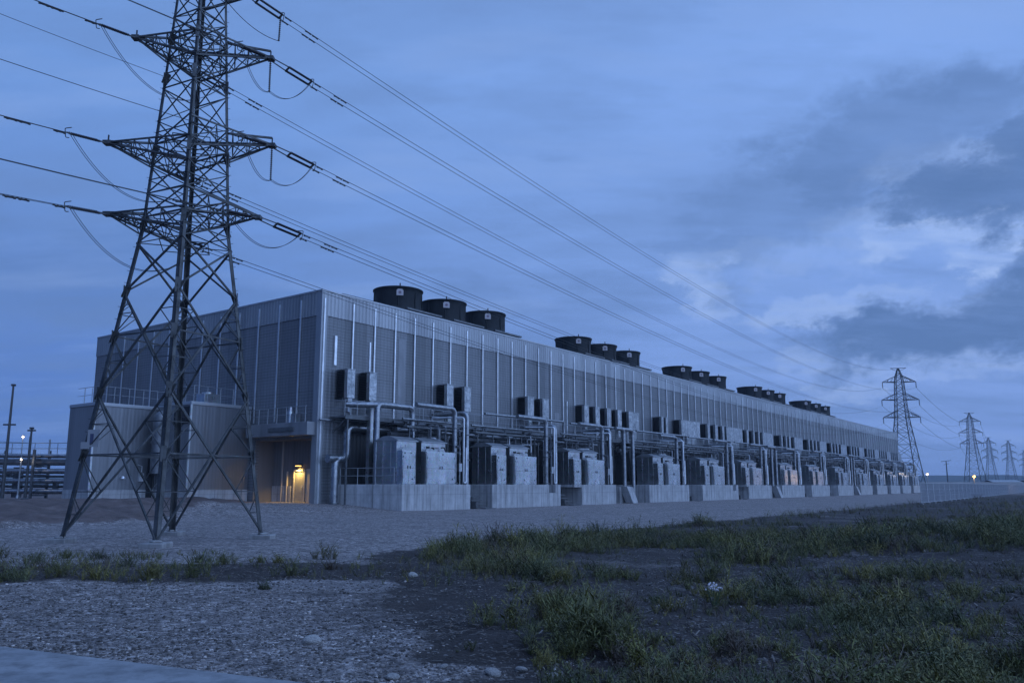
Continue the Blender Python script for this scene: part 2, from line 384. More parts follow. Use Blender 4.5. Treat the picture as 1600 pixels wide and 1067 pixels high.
def toward(v, a, b_, amp):
    gd = n.new('ShaderNodeVectorMath'); gd.operation = 'DOT_PRODUCT'; n.link(gen, gd.inputs[0]); gd.inputs[1].default_value = Vector(v).normalized()
    m_ = n.new('ShaderNodeMapRange'); m_.interpolation_type = 'SMOOTHSTEP'; n.link(gd.outputs['Value'], m_.inputs['Value']); m_.inputs['From Min'].default_value = a; m_.inputs['From Max'].default_value = b_; m_.inputs['To Max'].default_value = amp
    return m_.outputs[0]
base = n.mix(toward((-.72, -.68, .12), .0, .75, .82), base, (.017, .055, .215))  # unseen sky behind left, darkened to keep left-facing sides dim
base = n.mix(toward((.05, -.25, 1.), .62, .98, .9), base, (.32, .55, 1.16))   # unseen sky overhead, brightened to lift the light on everything
base = n.mix(toward((.95, .12, .10), .76, 1., .85), base, (.62, .92, 1.55))     # bright band right of the picture, added for metal fronts to reflect
base = n.mix(toward((.80, -.56, .25), .25, 1., .92), base, (.68, 1.06, 1.95))      # dusk glow, unseen right and behind, raised to light the front wall
bg2 = n.new('ShaderNodeBackground'); bg2.inputs['Strength'].default_value = .95; n.link(base, bg2.inputs['Color'])
add = n.new('ShaderNodeAddShader'); n.link(bg1.outputs[0], add.inputs[0]); n.link(bg2.outputs[0], add.inputs[1])
n.link(add.outputs[0], out.inputs['Surface'])
sl = bpy.data.lights.new('sun', 'SUN'); sl.energy = .03; sl.angle = R(40); sl.color = (1., .97, .94)
so = bpy.data.objects.new('sun', sl); COL.objects.link(so)
az = R(SUN_AZ); so.rotation_euler = Vector((math.sin(az)*math.cos(R(22)), math.cos(az)*math.cos(R(22)), math.sin(R(22)))).to_track_quat('Z', 'Y').to_euler()
scene.view_settings.view_transform = 'Standard'; scene.view_settings.look = 'None'
scene.view_settings.exposure = .06; scene.view_settings.gamma = 1
cy = scene.cycles; cy.use_denoising = True; cy.max_bounces = 6; cy.diffuse_bounces = 3; cy.glossy_bounces = 3; cy.transparent_max_bounces = 4; cy.sample_clamp_indirect = 4.

# ------------------------------------------------------------------ ground
def axis_coords(fine0, fine1, step, far, grow=1.09):
    c = list(np.arange(fine0, fine1, step)); d = step; x = fine1
    while x < far: c.append(x); d *= grow; x += d
    c.append(far); d = step; x = fine0
    while x > -far: d *= grow; x -= d; c.append(max(x, -far))
    return np.array(sorted(set(np.round(c, 4))))
gx = axis_coords(-16, 20, .14, 6000); gy = axis_coords(2, 30, .14, 6000)
GX, GY = np.meshgrid(gx, gy); fx, fy = GX.ravel(), GY.ravel(); fz = gz(fx, fy)
me = bpy.data.meshes.new('ground'); nxg, nyg = len(gx), len(gy)
me.vertices.add(nxg*nyg); me.vertices.foreach_set('co', np.stack([fx, fy, fz], 1).ravel().astype(np.float32))
I = (np.arange(nyg-1)[:, None]*nxg+np.arange(nxg-1)[None]).ravel()
Q = np.stack([I, I+1, I+1+nxg, I+nxg], 1)
me.loops.add(Q.size); me.loops.foreach_set('vertex_index', Q.ravel().astype(np.int32))
me.polygons.add(len(Q)); me.polygons.foreach_set('loop_start', (np.arange(len(Q))*4).astype(np.int32)); me.polygons.foreach_set('loop_total', np.full(len(Q), 4, np.int32))
me.polygons.foreach_set('use_smooth', [True]*len(Q)); me.update(calc_edges=True)
ca = me.color_attributes.new('mask', 'FLOAT_COLOR', 'POINT')
far_field = sstep(140, 260, fy)
ca.data.foreach_set('color', np.stack([soil_mask(fx, fy), dirt_mask(fx, fy), veg_mask(fx, fy), far_field], 1).ravel().astype(np.float32))
def ground_mat(nt, b):
    n = N(nt); g = n.new('ShaderNodeNewGeometry'); p = g.outputs['Position']
    a = n.new('ShaderNodeVertexColor'); a.layer_name = 'mask'; sp = n.new('ShaderNodeSeparateColor'); n.link(a.outputs['Color'], sp.inputs[0])
    soil, dirt, veg = sp.outputs
    v = n.new('ShaderNodeTexVoronoi'); v.inputs['Scale'].default_value = 24.; v.inputs['Randomness'].default_value = 1; n.link(p, v.inputs['Vector'])
    v2 = n.new('ShaderNodeTexVoronoi'); v2.inputs['Scale'].default_value = 9.; n.link(p, v2.inputs['Vector'])
    sv = n.new('ShaderNodeSeparateColor'); n.link(v.outputs['Color'], sv.inputs[0])
    sv2 = n.new('ShaderNodeSeparateColor'); n.link(v2.outputs['Color'], sv2.inputs[0])
    big = n.noise(p, .45, 7, .6); mid = n.noise(p, 3.2, 6, .65); fine = n.noise(p, 30., 5, .7)
    tone = n.math('ADD', n.math('MULTIPLY', sv.outputs[0], .45), n.math('ADD', n.math('MULTIPLY', n.math('ADD', n.math('MULTIPLY', mid, 2.), -.5), .35), n.math('MULTIPLY', big, .3)))
    tone = n.math('ADD', tone, n.math('MULTIPLY', n.math('SUBTRACT', sv2.outputs[0], .5), .34))
    tone = n.math('ADD', tone, n.math('MULTIPLY', n.math('SUBTRACT', n.noise(p, 7., 6, .75), .5), .5))
    grav = n.ramp(tone, [(.2, (.048, .042, .040)), (.45, (.158, .139, .133)), (.65, (.26, .232, .22)), (.9, (.51, .465, .44))])
    tr = n.noise(n.mapped(p, (.16, .5, 1.)), 1., 4, .5)
    grav = n.mix(n.math('MULTIPLY', n.math('SUBTRACT', tr, .52, clamp=True), 3., clamp=True), grav, (.19, .175, .172))
    sl_ = n.ramp(n.math('ADD', n.math('MULTIPLY', mid, .6), n.math('MULTIPLY', fine, .45)), [(.3, (.016, .012, .010)), (.6, (.040, .031, .027)), (.85, (.095, .08, .072))])
    dr = n.ramp(n.math('ADD', n.math('MULTIPLY', n.noise(p, 1.1, 7, .65), .7), n.math('MULTIPLY', fine, .3)), [(.32, (.05, .036, .032)), (.55, (.14, .105, .096)), (.8, (.25, .205, .19))])
    brk = n.math('MULTIPLY', n.math('SUBTRACT', n.noise(p, 5.5, 6, .7), .5), .9)
    fs = n.math('MULTIPLY', n.math('SUBTRACT', n.math('ADD', soil, n.math('MULTIPLY', brk, 1.5)), .2, clamp=True), 1.7, clamp=True)
    fd = n.math('MULTIPLY', n.math('SUBTRACT', n.math('ADD', dirt, n.math('MULTIPLY', brk, .5)), .35, clamp=True), 3., clamp=True)
    spk = n.math('MULTIPLY', n.math('GREATER_THAN', sv.outputs[1], .9), n.math('GREATER_THAN', n.noise(p, 1.3, 5, .6), .5))
    sl_ = n.mix(n.math('MULTIPLY', spk, .4), sl_, (.3, .29, .28))
    col = n.mix(fd, grav, dr); col = n.mix(fs, col, sl_)
    patch = n.math('MULTIPLY', n.math('MULTIPLY', veg, n.math('MULTIPLY', n.math('SUBTRACT', n.noise(p, .33, 6, .62), .56, clamp=True), 8., clamp=True)), .7)
    col = n.mix(patch, col, n.mix(.35, grav, (.2, .18, .17)))
    n.link(col, b.inputs['Base Color'])
    h = n.math('ADD', n.math('MULTIPLY', n.math('SUBTRACT', 1., v.outputs['Distance']), .6), n.math('ADD', n.math('MULTIPLY', fine, .5), n.math('MULTIPLY', mid, 1.2)))
    n.bump(h, .9, .05, b)
me.materials.append(mat('ground_gravel_and_soil', (.25, .24, .24), .92, 0, ground_mat))
go = bpy.data.objects.new('ground', me); COL.objects.link(go); tag(go, 'pale gravel yard and dark bare earth running to the horizon', 'ground', kind='structure')

mb = MB(); e0, e1 = Vector((-15., 12.55, 0)), Vector((2.2, 5.0, 0)); d = (e1-e0).normalized(); q = Vector((d.y, -d.x, 0))
mb.prism([e0+Vector((0,0,-.1)), e1+Vector((0,0,-.1)), e1+q*4+Vector((0,0,-.1)), e0+q*4+Vector((0,0,-.1))][::-1], (0, 0, .17))
tag(mb.build('concrete_path', M['slab'], bevel=.02), 'smooth pale concrete slab edge in the near left corner', 'path', kind='structure')

# loose pebbles on the gravel close by, and larger clods
def ico():
    t = (1+5**.5)/2; v = np.array([(-1,t,0),(1,t,0),(-1,-t,0),(1,-t,0),(0,-1,t),(0,1,t),(0,-1,-t),(0,1,-t),(t,0,-1),(t,0,1),(-t,0,-1),(-t,0,1)], float)
    v /= np.linalg.norm(v[0]); f = np.array([(0,11,5),(0,5,1),(0,1,7),(0,7,10),(0,10,11),(1,5,9),(5,11,4),(11,10,2),(10,7,6),(7,1,8),(3,9,4),(3,4,2),(3,2,6),(3,6,8),(3,8,9),(4,9,5),(2,4,11),(6,2,10),(8,6,7),(9,8,1)])
    return v, f
def raw_mesh(name, verts, faces, m, attr=None, smooth=False):
    me = bpy.data.meshes.new(name); k = faces.shape[1]
    me.vertices.add(len(verts)); me.vertices.foreach_set('co', verts.ravel().astype(np.float32))
    me.loops.add(faces.size); me.loops.foreach_set('vertex_index', faces.ravel().astype(np.int32))
    me.polygons.add(len(faces)); me.polygons.foreach_set('loop_start', (np.arange(len(faces))*k).astype(np.int32)); me.polygons.foreach_set('loop_total', np.full(len(faces), k, np.int32))
    if smooth: me.polygons.foreach_set('use_smooth', [True]*len(faces))
    me.update(calc_edges=True)
    if attr is not None:
        c = me.color_attributes.new('tint', 'FLOAT_COLOR', 'POINT'); c.data.foreach_set('color', np.concatenate([attr, np.ones((len(attr), 1))], 1).ravel().astype(np.float32))
    me.materials.append(m); o = bpy.data.objects.new(name, me); COL.objects.link(o); return o
def pebble_field():
    n_ = 150000; y = 6.2*(24/6.2)**RNG.random(n_); x = (RNG.random(n_)*1.36-.70)*y
    sm = soil_mask(x, y); vm = veg_mask(x, y)
    lx, ly = x-e0.x, y-e0.y; side = lx*q.x+ly*q.y
    cl = fbm(x*.9, y*.9, 77)
    keep = (side < .25*RNG.random(n_)**6-.05)*(RNG.random(n_) < np.clip(.95-.85*np.clip(sm+1.1*(fbm(x*2.3, y*2.3, 79)-.5), 0, 1)+.7*(cl-.5), .04, 1))*(y < 13+8*RNG.random(n_)**2) > 0
    x, y = x[keep], y[keep]; k = len(x); v, f = ico()
    sz = .0035+.017*RNG.random(k)**5+.006*(y/12)*RNG.random(k)
    a = RNG.random(k)*6.28; sc = np.stack([sz*(.8+.6*RNG.random(k)), sz*(.7+.5*RNG.random(k)), sz*(.35+.35*RNG.random(k))], 1)
    P = v[None]*(1+.5*(RNG.random((k, 12, 1))-.5))*sc[:, None]
    c, s_ = np.cos(a)[:, None], np.sin(a)[:, None]
    W = np.stack([P[..., 0]*c-P[..., 1]*s_+x[:, None], P[..., 0]*s_+P[..., 1]*c+y[:, None], P[..., 2]+(gz(x, y)+sc[:, 2]*.35)[:, None]], -1)
    F = (f[None]+np.arange(k)[:, None, None]*12).reshape(-1, 3)
    t = (.04+.21*RNG.random(k)**1.3)*np.repeat(1., k)*(.55+.9*np.clip(fbm(x*.8+5, y*.8, 83)-.1, 0, 1)); t = np.where(RNG.random(k) < .04, .5, t)
    tint = np.repeat(np.stack([t*1.08, t*.985, t*.92], 1), 12, 0)
    return raw_mesh('loose_pebbles', W.reshape(-1, 3), F, M['pebble'], tint)
def pm(nt, b):
    n = N(nt); a = n.new('ShaderNodeVertexColor'); a.layer_name = 'tint'; n.link(a.outputs[0], b.inputs['Base Color'])
M['pebble'] = mat('pebble_stone', (.25, .25, .25), .9, 0, pm)
tag(pebble_field(), 'loose grey pebbles scattered over the near gravel', 'pebbles', kind='stuff')
rock_at = [(-2.09, 8.7, .14, 'largest pale rounded rock lying on the gravel'), (-.17, 7.29, .09, 'pale rock on the dark stony soil beside the near weeds'), (-1.01, 7.1, .075, 'small pale rock near the bottom edge left of the other two'),
    (-.61, 7.49, .06, 'flat small pale rock on the stony soil behind the bottom edge'), (.09, 7.51, .075, 'broad flat pale rock at the foot of the near weeds'), (.36, 7.29, .055, 'low oval pale rock rightmost under the near weeds'), (-4.05, 8.9, .05, 'lone small white stone on the open gravel at left'), (-1.75, 14.6, .11, 'low grey stone in bare earth at the tip of the weeds')]
for x, y, r, lab in rock_at:
    v, f = ico(); b_ = MB(); b_.add(v*1.0, [tuple(int(i) for i in t) for t in f]); rs = random.Random(int(x*100))
    me_ = b_.mesh('rock', M['rock'], smooth=True); o = bpy.data.objects.new('rock', me_); COL.objects.link(o)
    for vv in me_.vertices: vv.co = vv.co*(.62+.62*rs.random())
    o.scale = (r*1.25, r, r*.62); o.rotation_euler = (rs.random()*.3, 0, rs.random()*6); o.location = (x, y, g1(x, y)+r*.2)
    sm_ = o.modifiers.new('sub', 'SUBSURF'); sm_.levels = 2; sm_.render_levels = 2; sm_.subdivision_type = 'CATMULL_CLARK'
    tag(o, lab, 'rock', 'pale rocks lying on the gravel')

# ------------------------------------------------------------------ weeds
GREENS = np.array([(.098, .104, .026), (.130, .126, .028), (.070, .086, .030), (.165, .145, .032), (.100, .112, .042)])
YELLOW = np.array([(.15, .135, .030), (.12, .125, .032)]); BROWN = np.array([(.085, .058, .040), (.11, .085, .06)])
def weeds(name, cx, cy, h, stems, leaves, seed, yellow=.12, brown=.06, blade=.25, tid=None):
    rg = np.random.default_rng(seed); cx, cy, h = map(np.asarray, (cx, cy, h)); nc = len(cx)
    ns = stems if hasattr(stems, '__len__') else np.full(nc, stems); nl = leaves
    ci = np.repeat(np.arange(nc), ns); S = len(ci)
    az = rg.random(S)*6.283; lean = (.12+.62*rg.random(S)**.8)*1.; hh = h[ci]*(.55+.5*rg.random(S))
    r0 = h[ci]*.16*rg.random(S); bx = cx[ci]+r0*np.cos(az); by = cy[ci]+r0*np.sin(az); bz = gz(bx, by)-.01
    tid = np.arange(nc) if tid is None else tid; nt_ = int(tid.max())+1
    kind = rg.random(nt_)[tid][ci]; tone = (GREENS[rg.integers(0, 5, nt_)]*(.55+.9*rg.random(nt_))[:, None])[tid][ci]
    yc = (rg.random(nt_) < yellow)[tid][ci]; tone = np.where(yc[:, None], tone*.5+.62*YELLOW[rg.integers(0, 2, S)], tone)
    bc = (rg.random(nt_) < brown)[tid][ci]; tone = np.where(bc[:, None], BROWN[rg.integers(0, 2, S)], tone)
    verts = []; tints = []
    def stempt(i, k): # position along stem i at fraction k
        out = lean[i]*hh[i]*(k**1.6); return np.stack([bx[i]+out*np.cos(az[i]), by[i]+out*np.sin(az[i]), bz[i]+hh[i]*k*(1-.28*lean[i]*k)], 1)
    i = np.repeat(np.arange(S), nl); L = len(i); k = .10+.90*((np.tile(np.arange(nl), S)+rg.random(L))/nl)
    p = stempt(i, k); a = rg.random(L)*6.283; el = -.15+1.15*rg.random(L)
    is_blade = kind[i] < blade
    ln = hh[i]*np.where(is_blade, .36, .19)*(.6+.8*rg.random(L))*(1.1-.5*k); ln = np.maximum(ln, .018); wd_ = ln*np.where(is_blade, .09, .24)*(.7+.6*rg.random(L))
    d = np.stack([np.cos(a)*np.cos(el), np.sin(a)*np.cos(el), np.sin(el)], 1)
    sd = np.stack([-np.sin(a), np.cos(a), .5*(rg.random(L)-.5)], 1)
    up_ = np.array([0, 0, 1.])
    b = p; m1 = p+d*ln[:, None]*.48+sd*wd_[:, None]*.5; m2 = p+d*ln[:, None]*.48-sd*wd_[:, None]*.5; tp = p+d*ln[:, None]-up_*ln[:, None]*(.22*rg.random(L))[:, None]
    V1 = np.stack([b, m1, tp, m2], 1).reshape(-1, 3)
    tt = tone[i]*(.65+.7*rg.random(L))[:, None]
    tipy = (k > .8)*(rg.random(L) < .35)*(kind[i] > .55); tt = np.where(tipy[:, None], YELLOW[0]*(.5+.6*rg.random(L))[:, None], tt)
    T1 = np.repeat(tt, 4, 0)
    j = np.repeat(np.arange(S), 3); kk = np.tile(np.array([0, 1/3, 2/3]), S); p0 = stempt(j, kk); p1 = stempt(j, kk+1/3)
    ws = np.maximum(.0035, hh[j]*.010)[:, None]; sx = np.stack([-np.sin(az[j]+.8), np.cos(az[j]+.8), 0*az[j]], 1)
    V2 = np.stack([p0-sx*ws, p0+sx*ws, p1+sx*ws*.8, p1-sx*ws*.8], 1).reshape(-1, 3); T2 = np.repeat(tone[j]*.8+.006, 4, 0)
    Vv = np.concatenate([V1, V2]); Tt = np.concatenate([T1, T2])
    return raw_mesh(name, Vv, np.arange(len(Vv)).reshape(-1, 4), M['leaf'], Tt)
def scatter(n_, y0, y1, xr, dens_scale, seed, dens=.5):
    rg = np.random.default_rng(seed); y = y0*(y1/y0)**rg.random(n_); x = (rg.random(n_)*(xr[1]-xr[0])+xr[0])*y
    c = fbm(x*dens_scale, y*dens_scale, seed+50, 3)
    s, t = st(x, y); edge = np.exp(-((t+27.8)/1.6)**2)*.35*sstep(60, 20, y)
    pr = veg_mask(x, y)*np.clip((c-dens)*9+.18+edge*2.5, 0.03, 1)
    kx = rg.random(n_) < pr; return x[kx], y[kx], c[kx]
def clusters(n_, y0, y1, xr, seed, r0, r1, h0, h1, per, dens, sc):
    rg = np.random.default_rng(seed); y = y0*(y1/y0)**rg.random(n_); x = (rg.random(n_)*(xr[1]-xr[0])+xr[0])*y
    s, t = st(x, y); edge = np.exp(-((t+28.2)/1.5)**2)*sstep(75, 15, y); c = fbm(x*sc, y*sc, seed+50, 3)
    left = np.exp(-(((x-.9)/1.3)**2+((y-9.6)/2.6)**2))
    kp = rg.random(n_) < veg_mask(x, y)*np.clip((c-dens)*8+.35+.9*edge+.5*left, .05, 1); x, y, c, edge, left = x[kp], y[kp], c[kp], edge[kp], left[kp]; m = len(x)
    q = np.clip((c-dens)*3+.45+.35*edge+.5*left, .1, 1)*(.22+.78*rg.random(m)**1.6)
    r = r0+(r1-r0)*q*(.5+.8*rg.random(m)); h = h0+(h1-h0)*q*(.6+.8*rg.random(m))
    k = np.maximum(2, (per*(r/r1)**1.3).astype(int)); tid = np.repeat(np.arange(m), k); n2_ = len(tid)
    rr = rg.random(n2_)**.6; a = rg.random(n2_)*6.283
    return x[tid]+r[tid]*rr*np.cos(a), y[tid]+r[tid]*rr*np.sin(a)*.9, h[tid]*(1-.55*rr**2)*(.75+.5*rg.random(n2_)), tid
x, y, hsz, tid = clusters(700, 5.9, 14.5, (-.15, .8), 1, .08, .50, .06, .42, 18, .525, .55)
o = weeds('weed_cover', x, y, hsz, 7, 16, 5, .26, .12, .35, tid); tag(o, 'patchy olive weeds growing in bare earth at lower right', 'weeds', kind='stuff')
x, y, hsz, tid = clusters(3200, 14, 42, (-.2, .8), 2, .15, .85, .08, .54, 14, .485, .30)
o = weeds('weed_cover', x, y, hsz, 7, 9, 6, .24, .13, .35, tid); tag(o, 'mass of bushy weeds growing along the gravel yard', 'weeds', kind='stuff')
x, y, hsz, tid = clusters(1300, 40, 150, (.1, .8), 3, .5, 1.8, .15, .6, 9, .40, .14)
o = weeds('weed_cover', x, y, hsz, 7, 7, 8, .16, .34, .3, tid); tag(o, 'brownish distant weeds below the wire fence', 'weeds', kind='stuff')
x, y, c = scatter(2600, 5.9, 30, (-.15, .8), .9, 4, .46)
o = weeds('weed_cover', x, y, .05+.09*RNG.random(len(x)), 5, 6, 12, .15, .45); tag(o, 'short sparse weeds and seedlings between the bushes', 'weeds', kind='stuff')
x = RNG.random(3500)*12-13; y = 13.4+6.6*RNG.random(3500); kp = (RNG.random(3500) < np.maximum(soil_mask(x, y), .8*(y > 17)*(x < -6.5))*.6*(fbm(x*.7, y*.7, 88) > .44)*np.where(x < -6, 1., .35)); x, y = x[kp], y[kp]
o = weeds('weed_cover', x, y, .08+.17*RNG.random(len(x))**1.5, 6, 7, 9, .12, .25); tag(o, 'low sparse weeds in the earth strip before the pylon', 'weeds', kind='stuff')
def litter(n_, seed):           # dead stalks and dry leaves lying on the dark earth
    rg = np.random.default_rng(seed); y = 6.2*(40/6.2)**rg.random(n_); x = (rg.random(n_)*1.5-.72)*y
    sm = soil_mask(x, y); kp = rg.random(n_) < sm*np.clip((fbm(x*1.1, y*1.1, 91)-.36)*4, .08, 1); x, y = x[kp], y[kp]; k = len(x)
    a = rg.random(k)*6.283; L = (.03+.10*rg.random(k)**2)*(.8+y/60); wd = L*.05+.003*(.6+y/14); dx, dy = np.cos(a), np.sin(a); z = gz(x, y)
    lift = .01+.03*rg.random(k); tilt = .5*L*(rg.random(k)-.35)
    P = np.stack([np.stack([x-dx*L/2-dy*wd, y-dy*L/2+dx*wd, z+lift], 1), np.stack([x-dx*L/2+dy*wd, y-dy*L/2-dx*wd, z+lift], 1), np.stack([x+dx*L/2+dy*wd, y+dy*L/2-dx*wd, z+lift+tilt], 1), np.stack([x+dx*L/2-dy*wd, y+dy*L/2+dx*wd, z+lift+tilt], 1)], 1).reshape(-1, 3)
    base = np.array([(.10, .078, .06), (.075, .052, .038), (.15, .13, .11), (.05, .036, .03)])[rg.integers(0, 4, k)]*(.6+.7*rg.random(k))[:, None]
    return raw_mesh('dry_litter', P, np.arange(4*k).reshape(-1, 4), M['leaf'], np.repeat(base, 4, 0))
tag(litter(42000, 3), 'dead stalks and dry leaves scattered over the dark earth', 'litter', kind='stuff')
tufts = [(-8.49, 14.07, .42, 'leftmost of the large weed tufts at the gravel edge'), (-7.95, 14.5, .36, 'second weed tuft from the left at the gravel edge'), (-7.17, 14.3, .44, 'bushy weed tuft on dark soil ahead of the left pylon leg'), (-6.31, 14.3, .40, 'rounded weed tuft ahead of the front pylon footing'),
    (-5.6, 14.6, .50, 'tall yellowish weed tuft standing right of the pylon front footing'), (-5.81, 16.7, .36, 'spiky weed tuft behind the tall yellowish one'), (-4.05, 15.1, .44, 'yellow tipped weed tuft in the middle of the earth strip'), (-4.13, 18.3, .40, 'dark spiky weed tuft alone at the gravel yard edge'),
    (-3.88, 12.97, .17, 'small green weed tuft alone on the open gravel'), (-6.6, 17.6, .28, 'small weed tuft beside the front footing'), (-9.1, 18.2, .30, 'low weed tuft near the left pylon footing'), (-7.8, 16.7, .28, 'low weed tuft between gravel and front footing'), (-11.6, 18.6, .42, 'broad weed tuft at the far left edge of the strip'),
    (-10.0, 17.3, .36, 'weed tuft second from the far left edge'), (-4.9, 17.3, .24, 'short weed tuft in the earth strip right of centre'), (-10.05, 18.5, .30, 'weed tuft just before the left footing'), (-5.4, 17.5, .22, 'shortest weed tuft by the right footing side'), (-3.5, 16.1, .26, 'dry weed tuft in the bare earth'),
    (-1.4, 20.1, .62, 'upright bush with yellow tips at the tip of the weed field'), (-.9, 20.5, .46, 'second bush along the weed field tip'), (.0, 21.1, .58, 'tall dark bush third along the weed field edge'), (.6, 22.4, .5, 'dark bush fourth along the weed field edge'),
    (2.9, 11.3, .42, 'upright weed with pale flowers in the weed field'), (4.23, 11.3, .42, 'spiky yellow green weed standing alone on the bare soil'), (6.6, 14.1, .44, 'broad weed tuft on bare soil at right'), (3.44, 14.3, .52, 'tall weed with light tip before the bare soil'), (-.1, 9.8, .52, 'tall thin weed with yellow stalk at the gravel border')]
for k, (x, y, h, lab) in enumerate(tufts):
    rt = np.random.default_rng(300+k); wr = h*.75*(rt.random(9)**.5); wa = rt.random(9)*6.283; wr[0] = 0
    ox = x+wr*np.cos(wa); oy = y+wr*np.sin(wa)*.6
    o = weeds('weed_tuft', ox, oy, h*(1.05-.5*wr/(h*.75))*(.8+.4*rt.random(9)), 8, 13, 100+k, .25 if 'yellow' not in lab else .9, .0 if 'dry' not in lab else 1., .6 if 'spiky' in lab else .3, np.zeros(9, int))
    o.data.transform(Matrix.Translation((-x, -y, -g1(x, y)))); o.location = (x, y, g1(x, y))
    tag(o, lab, 'weed', 'weed tufts standing apart')
b_ = MB()
for k in range(26):
    a = random.random()*6.28; rr = random.random()*.13; p = (2.62+rr*math.cos(a), 10.76+rr*math.sin(a)*.6, .26+random.random()*.1)
    b_.add(np.array(ico()[0])*.014+np.array(p), [tuple(int(i) for i in t) for t in ico()[1]])
o = solo(b_, 'wild_flower', M['flower'], 'small cluster of white wild flowers among the weeds', 'flower', (2.62, 10.76, g1(2.62, 10.76)))
bs = MB()
for k in range(7):
    a = k*.9; bs.tube([(2.62, 10.76, 0), (2.62+.1*math.cos(a), 10.76+.06*math.sin(a), .3)], .004, 4)
bs.build('stem', M['stem'], o, (2.62, 10.76, g1(2.62, 10.76)))

# ------------------------------------------------------------------ the long hall
O_H = (0., 0., 0.)
hall = bthing('industrial_hall', 'long grey clad industrial hall behind the row of equipment', 'building', O_H)
BAND = 12.85
def part(mb, name, m, parent=hall, org=O_H, **k): return mb.build(name, m, parent, org, **k)
RS, RT0, RT1, RZ = 1.6, .35, 6.4, 4.8        # door recess in the end wall
# long front wall (faces -t): thick sheets, ribs come from the material's bump
part(MB().box((.45, 0, 5.3), (LEN, .3, BAND)), 'front_wall', M['lower'])
part(MB().box((.45, .02, 0), (2.2, .3, 5.3)), 'front_wall', M['lower'])
part(MB().box((2.2, .03, 0), (LEN, .3, 5.3)), 'shade_painted_wall', M['shade_wall'])  # shade under walkway and pipes, put in as a darker wall sheet
part(MB().box((.45, -.06, BAND), (LEN, .3, HGT-.13)), 'upper_front_band', M['upper'])
e = MB(); e.box((0, .45, RZ), (.3, WID, BAND)); e.box((0, RT1, 0), (.3, WID, RZ)); part(e, 'end_wall', M['lower_side'])
part(MB().box((-.06, .45, BAND), (.3, WID, HGT-.13)), 'upper_end_band', M['upper_side'])
part(MB().box((.3, WID-.3, 0), (LEN, WID, HGT-.25)), 'back_wall', M['lower'])
part(MB().box((LEN-.3, .3, 0), (LEN, WID-.3, HGT-.25)), 'far_end_wall', M['lower_side'])
part(MB().box((.3, .3, HGT-.6), (LEN-.3, WID-.3, HGT-.4)), 'roof', M['roof'])
c = MB(); c.box((-.1, -.1, HGT-.13), (LEN+.05, .38, HGT)); c.box((-.1, .38, HGT-.13), (.38, WID, HGT)); part(c, 'roof_coping', M['coping'], bevel=.02)
cc = MB(); cc.box((-.08, -.08, 0), (.45, .45, HGT-.13)); part(cc, 'corner_casing', M['upper'], bevel=.015)
cc = MB(); cc.box((.12, -.13, .4), (.22, -.08, HGT-.6)); part(cc, 'corner_flashing', M['trim'])
part(MB().box((2.2, .5, HGT-.4), (7.6, 1.6, HGT+.22)), 'roof_curb', M['dark_fan'])
# joint strips
sm1 = MB().box((-.052, -.13, 5.2), (.052, -.06, HGT-.5)).mesh('joint_strip', M['trim'])
k = 0; s_ = 2.74; rest = MB()
while s_ < LEN-.5:
    if k < 74:
        o = bpy.data.objects.new('joint_strip', sm1); COL.objects.link(o); o.parent = hall; o.location = (s_, 0, 0)
    else: rest.box((s_-.052, -.13, 5.2), (s_+.052, -.06, HGT-.5))
    k += 1; s_ += 2.062
ro = rest.build('joint_strip', M['trim'], hall); ro['kind'] = 'stuff'
sm2 = MB().box((-.11, -.055, 5.9), (-.06, .055, HGT-.5)).mesh('joint_strip', M['trim'])
t_ = 2.05
while t_ < WID-.3:
    o = bpy.data.objects.new('joint_strip', sm2); COL.objects.link(o); o.parent = hall; o.location = (0, t_, 0); t_ += 2.3
# intake hoods on the front wall
def hood(s0, w_, z0=7.35, z1=9.25, louvre=True, dep=1.15):
    h = MB(); h.box((s0, -dep, z0), (s0+w_, -dep+.05, z1)); h.box((s0+w_-.05, -dep+.05, z0), (s0+w_, -.08, z1)); h.box((s0-.03, -dep-.03, z1), (s0+w_+.03, -.08, z1+.06))
    for z in (z0+.3, (z0+z1)/2, z1-.3):
        h.box((s0+.1, -dep-.02, z-.02), (s0+w_-.1, -dep, z+.02))
    o = part(h, 'intake_hood', M['hoodskin'], bevel=.01)
    l = MB(); l.box((s0+.04, -dep+.3, z0+.05), (s0+.08, -.08, z1-.05)); z = z0+.1
    while z < z1-.1:
        l.add([(s0+.04, -dep+.3, z), (s0-.05, -dep+.3, z-.07), (s0-.05, -.1, z-.07), (s0+.04, -.1, z)], [(0,1,2,3)]); z += .12
    l.build('louvre', M['black'], o)
    side = MB().box((s0, -dep+.05, z0), (s0+.06, -dep+.3, z1)); side.build('side_sheet', M['casing'], o)
    ft = MB().box((s0+w_*.3, -dep+.1, z0-.9), (s0+w_*.8, -dep+.5, z0)); ft.build('drop_duct', M['casing'], o)
for s0, w_ in ((1.42, .68), (3.42, .68), (11.5, .75), (13.6, .8), (22.2, .95), (24.5, 1.0)): hood(s0, w_)
for s0, w_ in ((31.7, .85), (33.8, .85), (36.1, .85), (38.3, .85), (40.7, 2.3), (48.5, .5), (49.6, .45), (53.8, 5.4), (61.6, .75), (64.1, .85), (66.5, .65), (67.9, 5.8), (75.4, .75), (78., .6), (80.1, .55), (81.9, 4.6), (90.3, .65), (92.5, .6), (94.1, .9), (96.8, 4.4)): hood(s0, w_, 7.45, 9.3)
for b0 in (104.5, 118.5, 132.5, 146., 158., 170.):
    for ds, w_ in ((0, .7), (2.2, .65), (4.2, .8), (6.6, 4.2)): hood(b0+ds, w_, 7.5, 9.3)
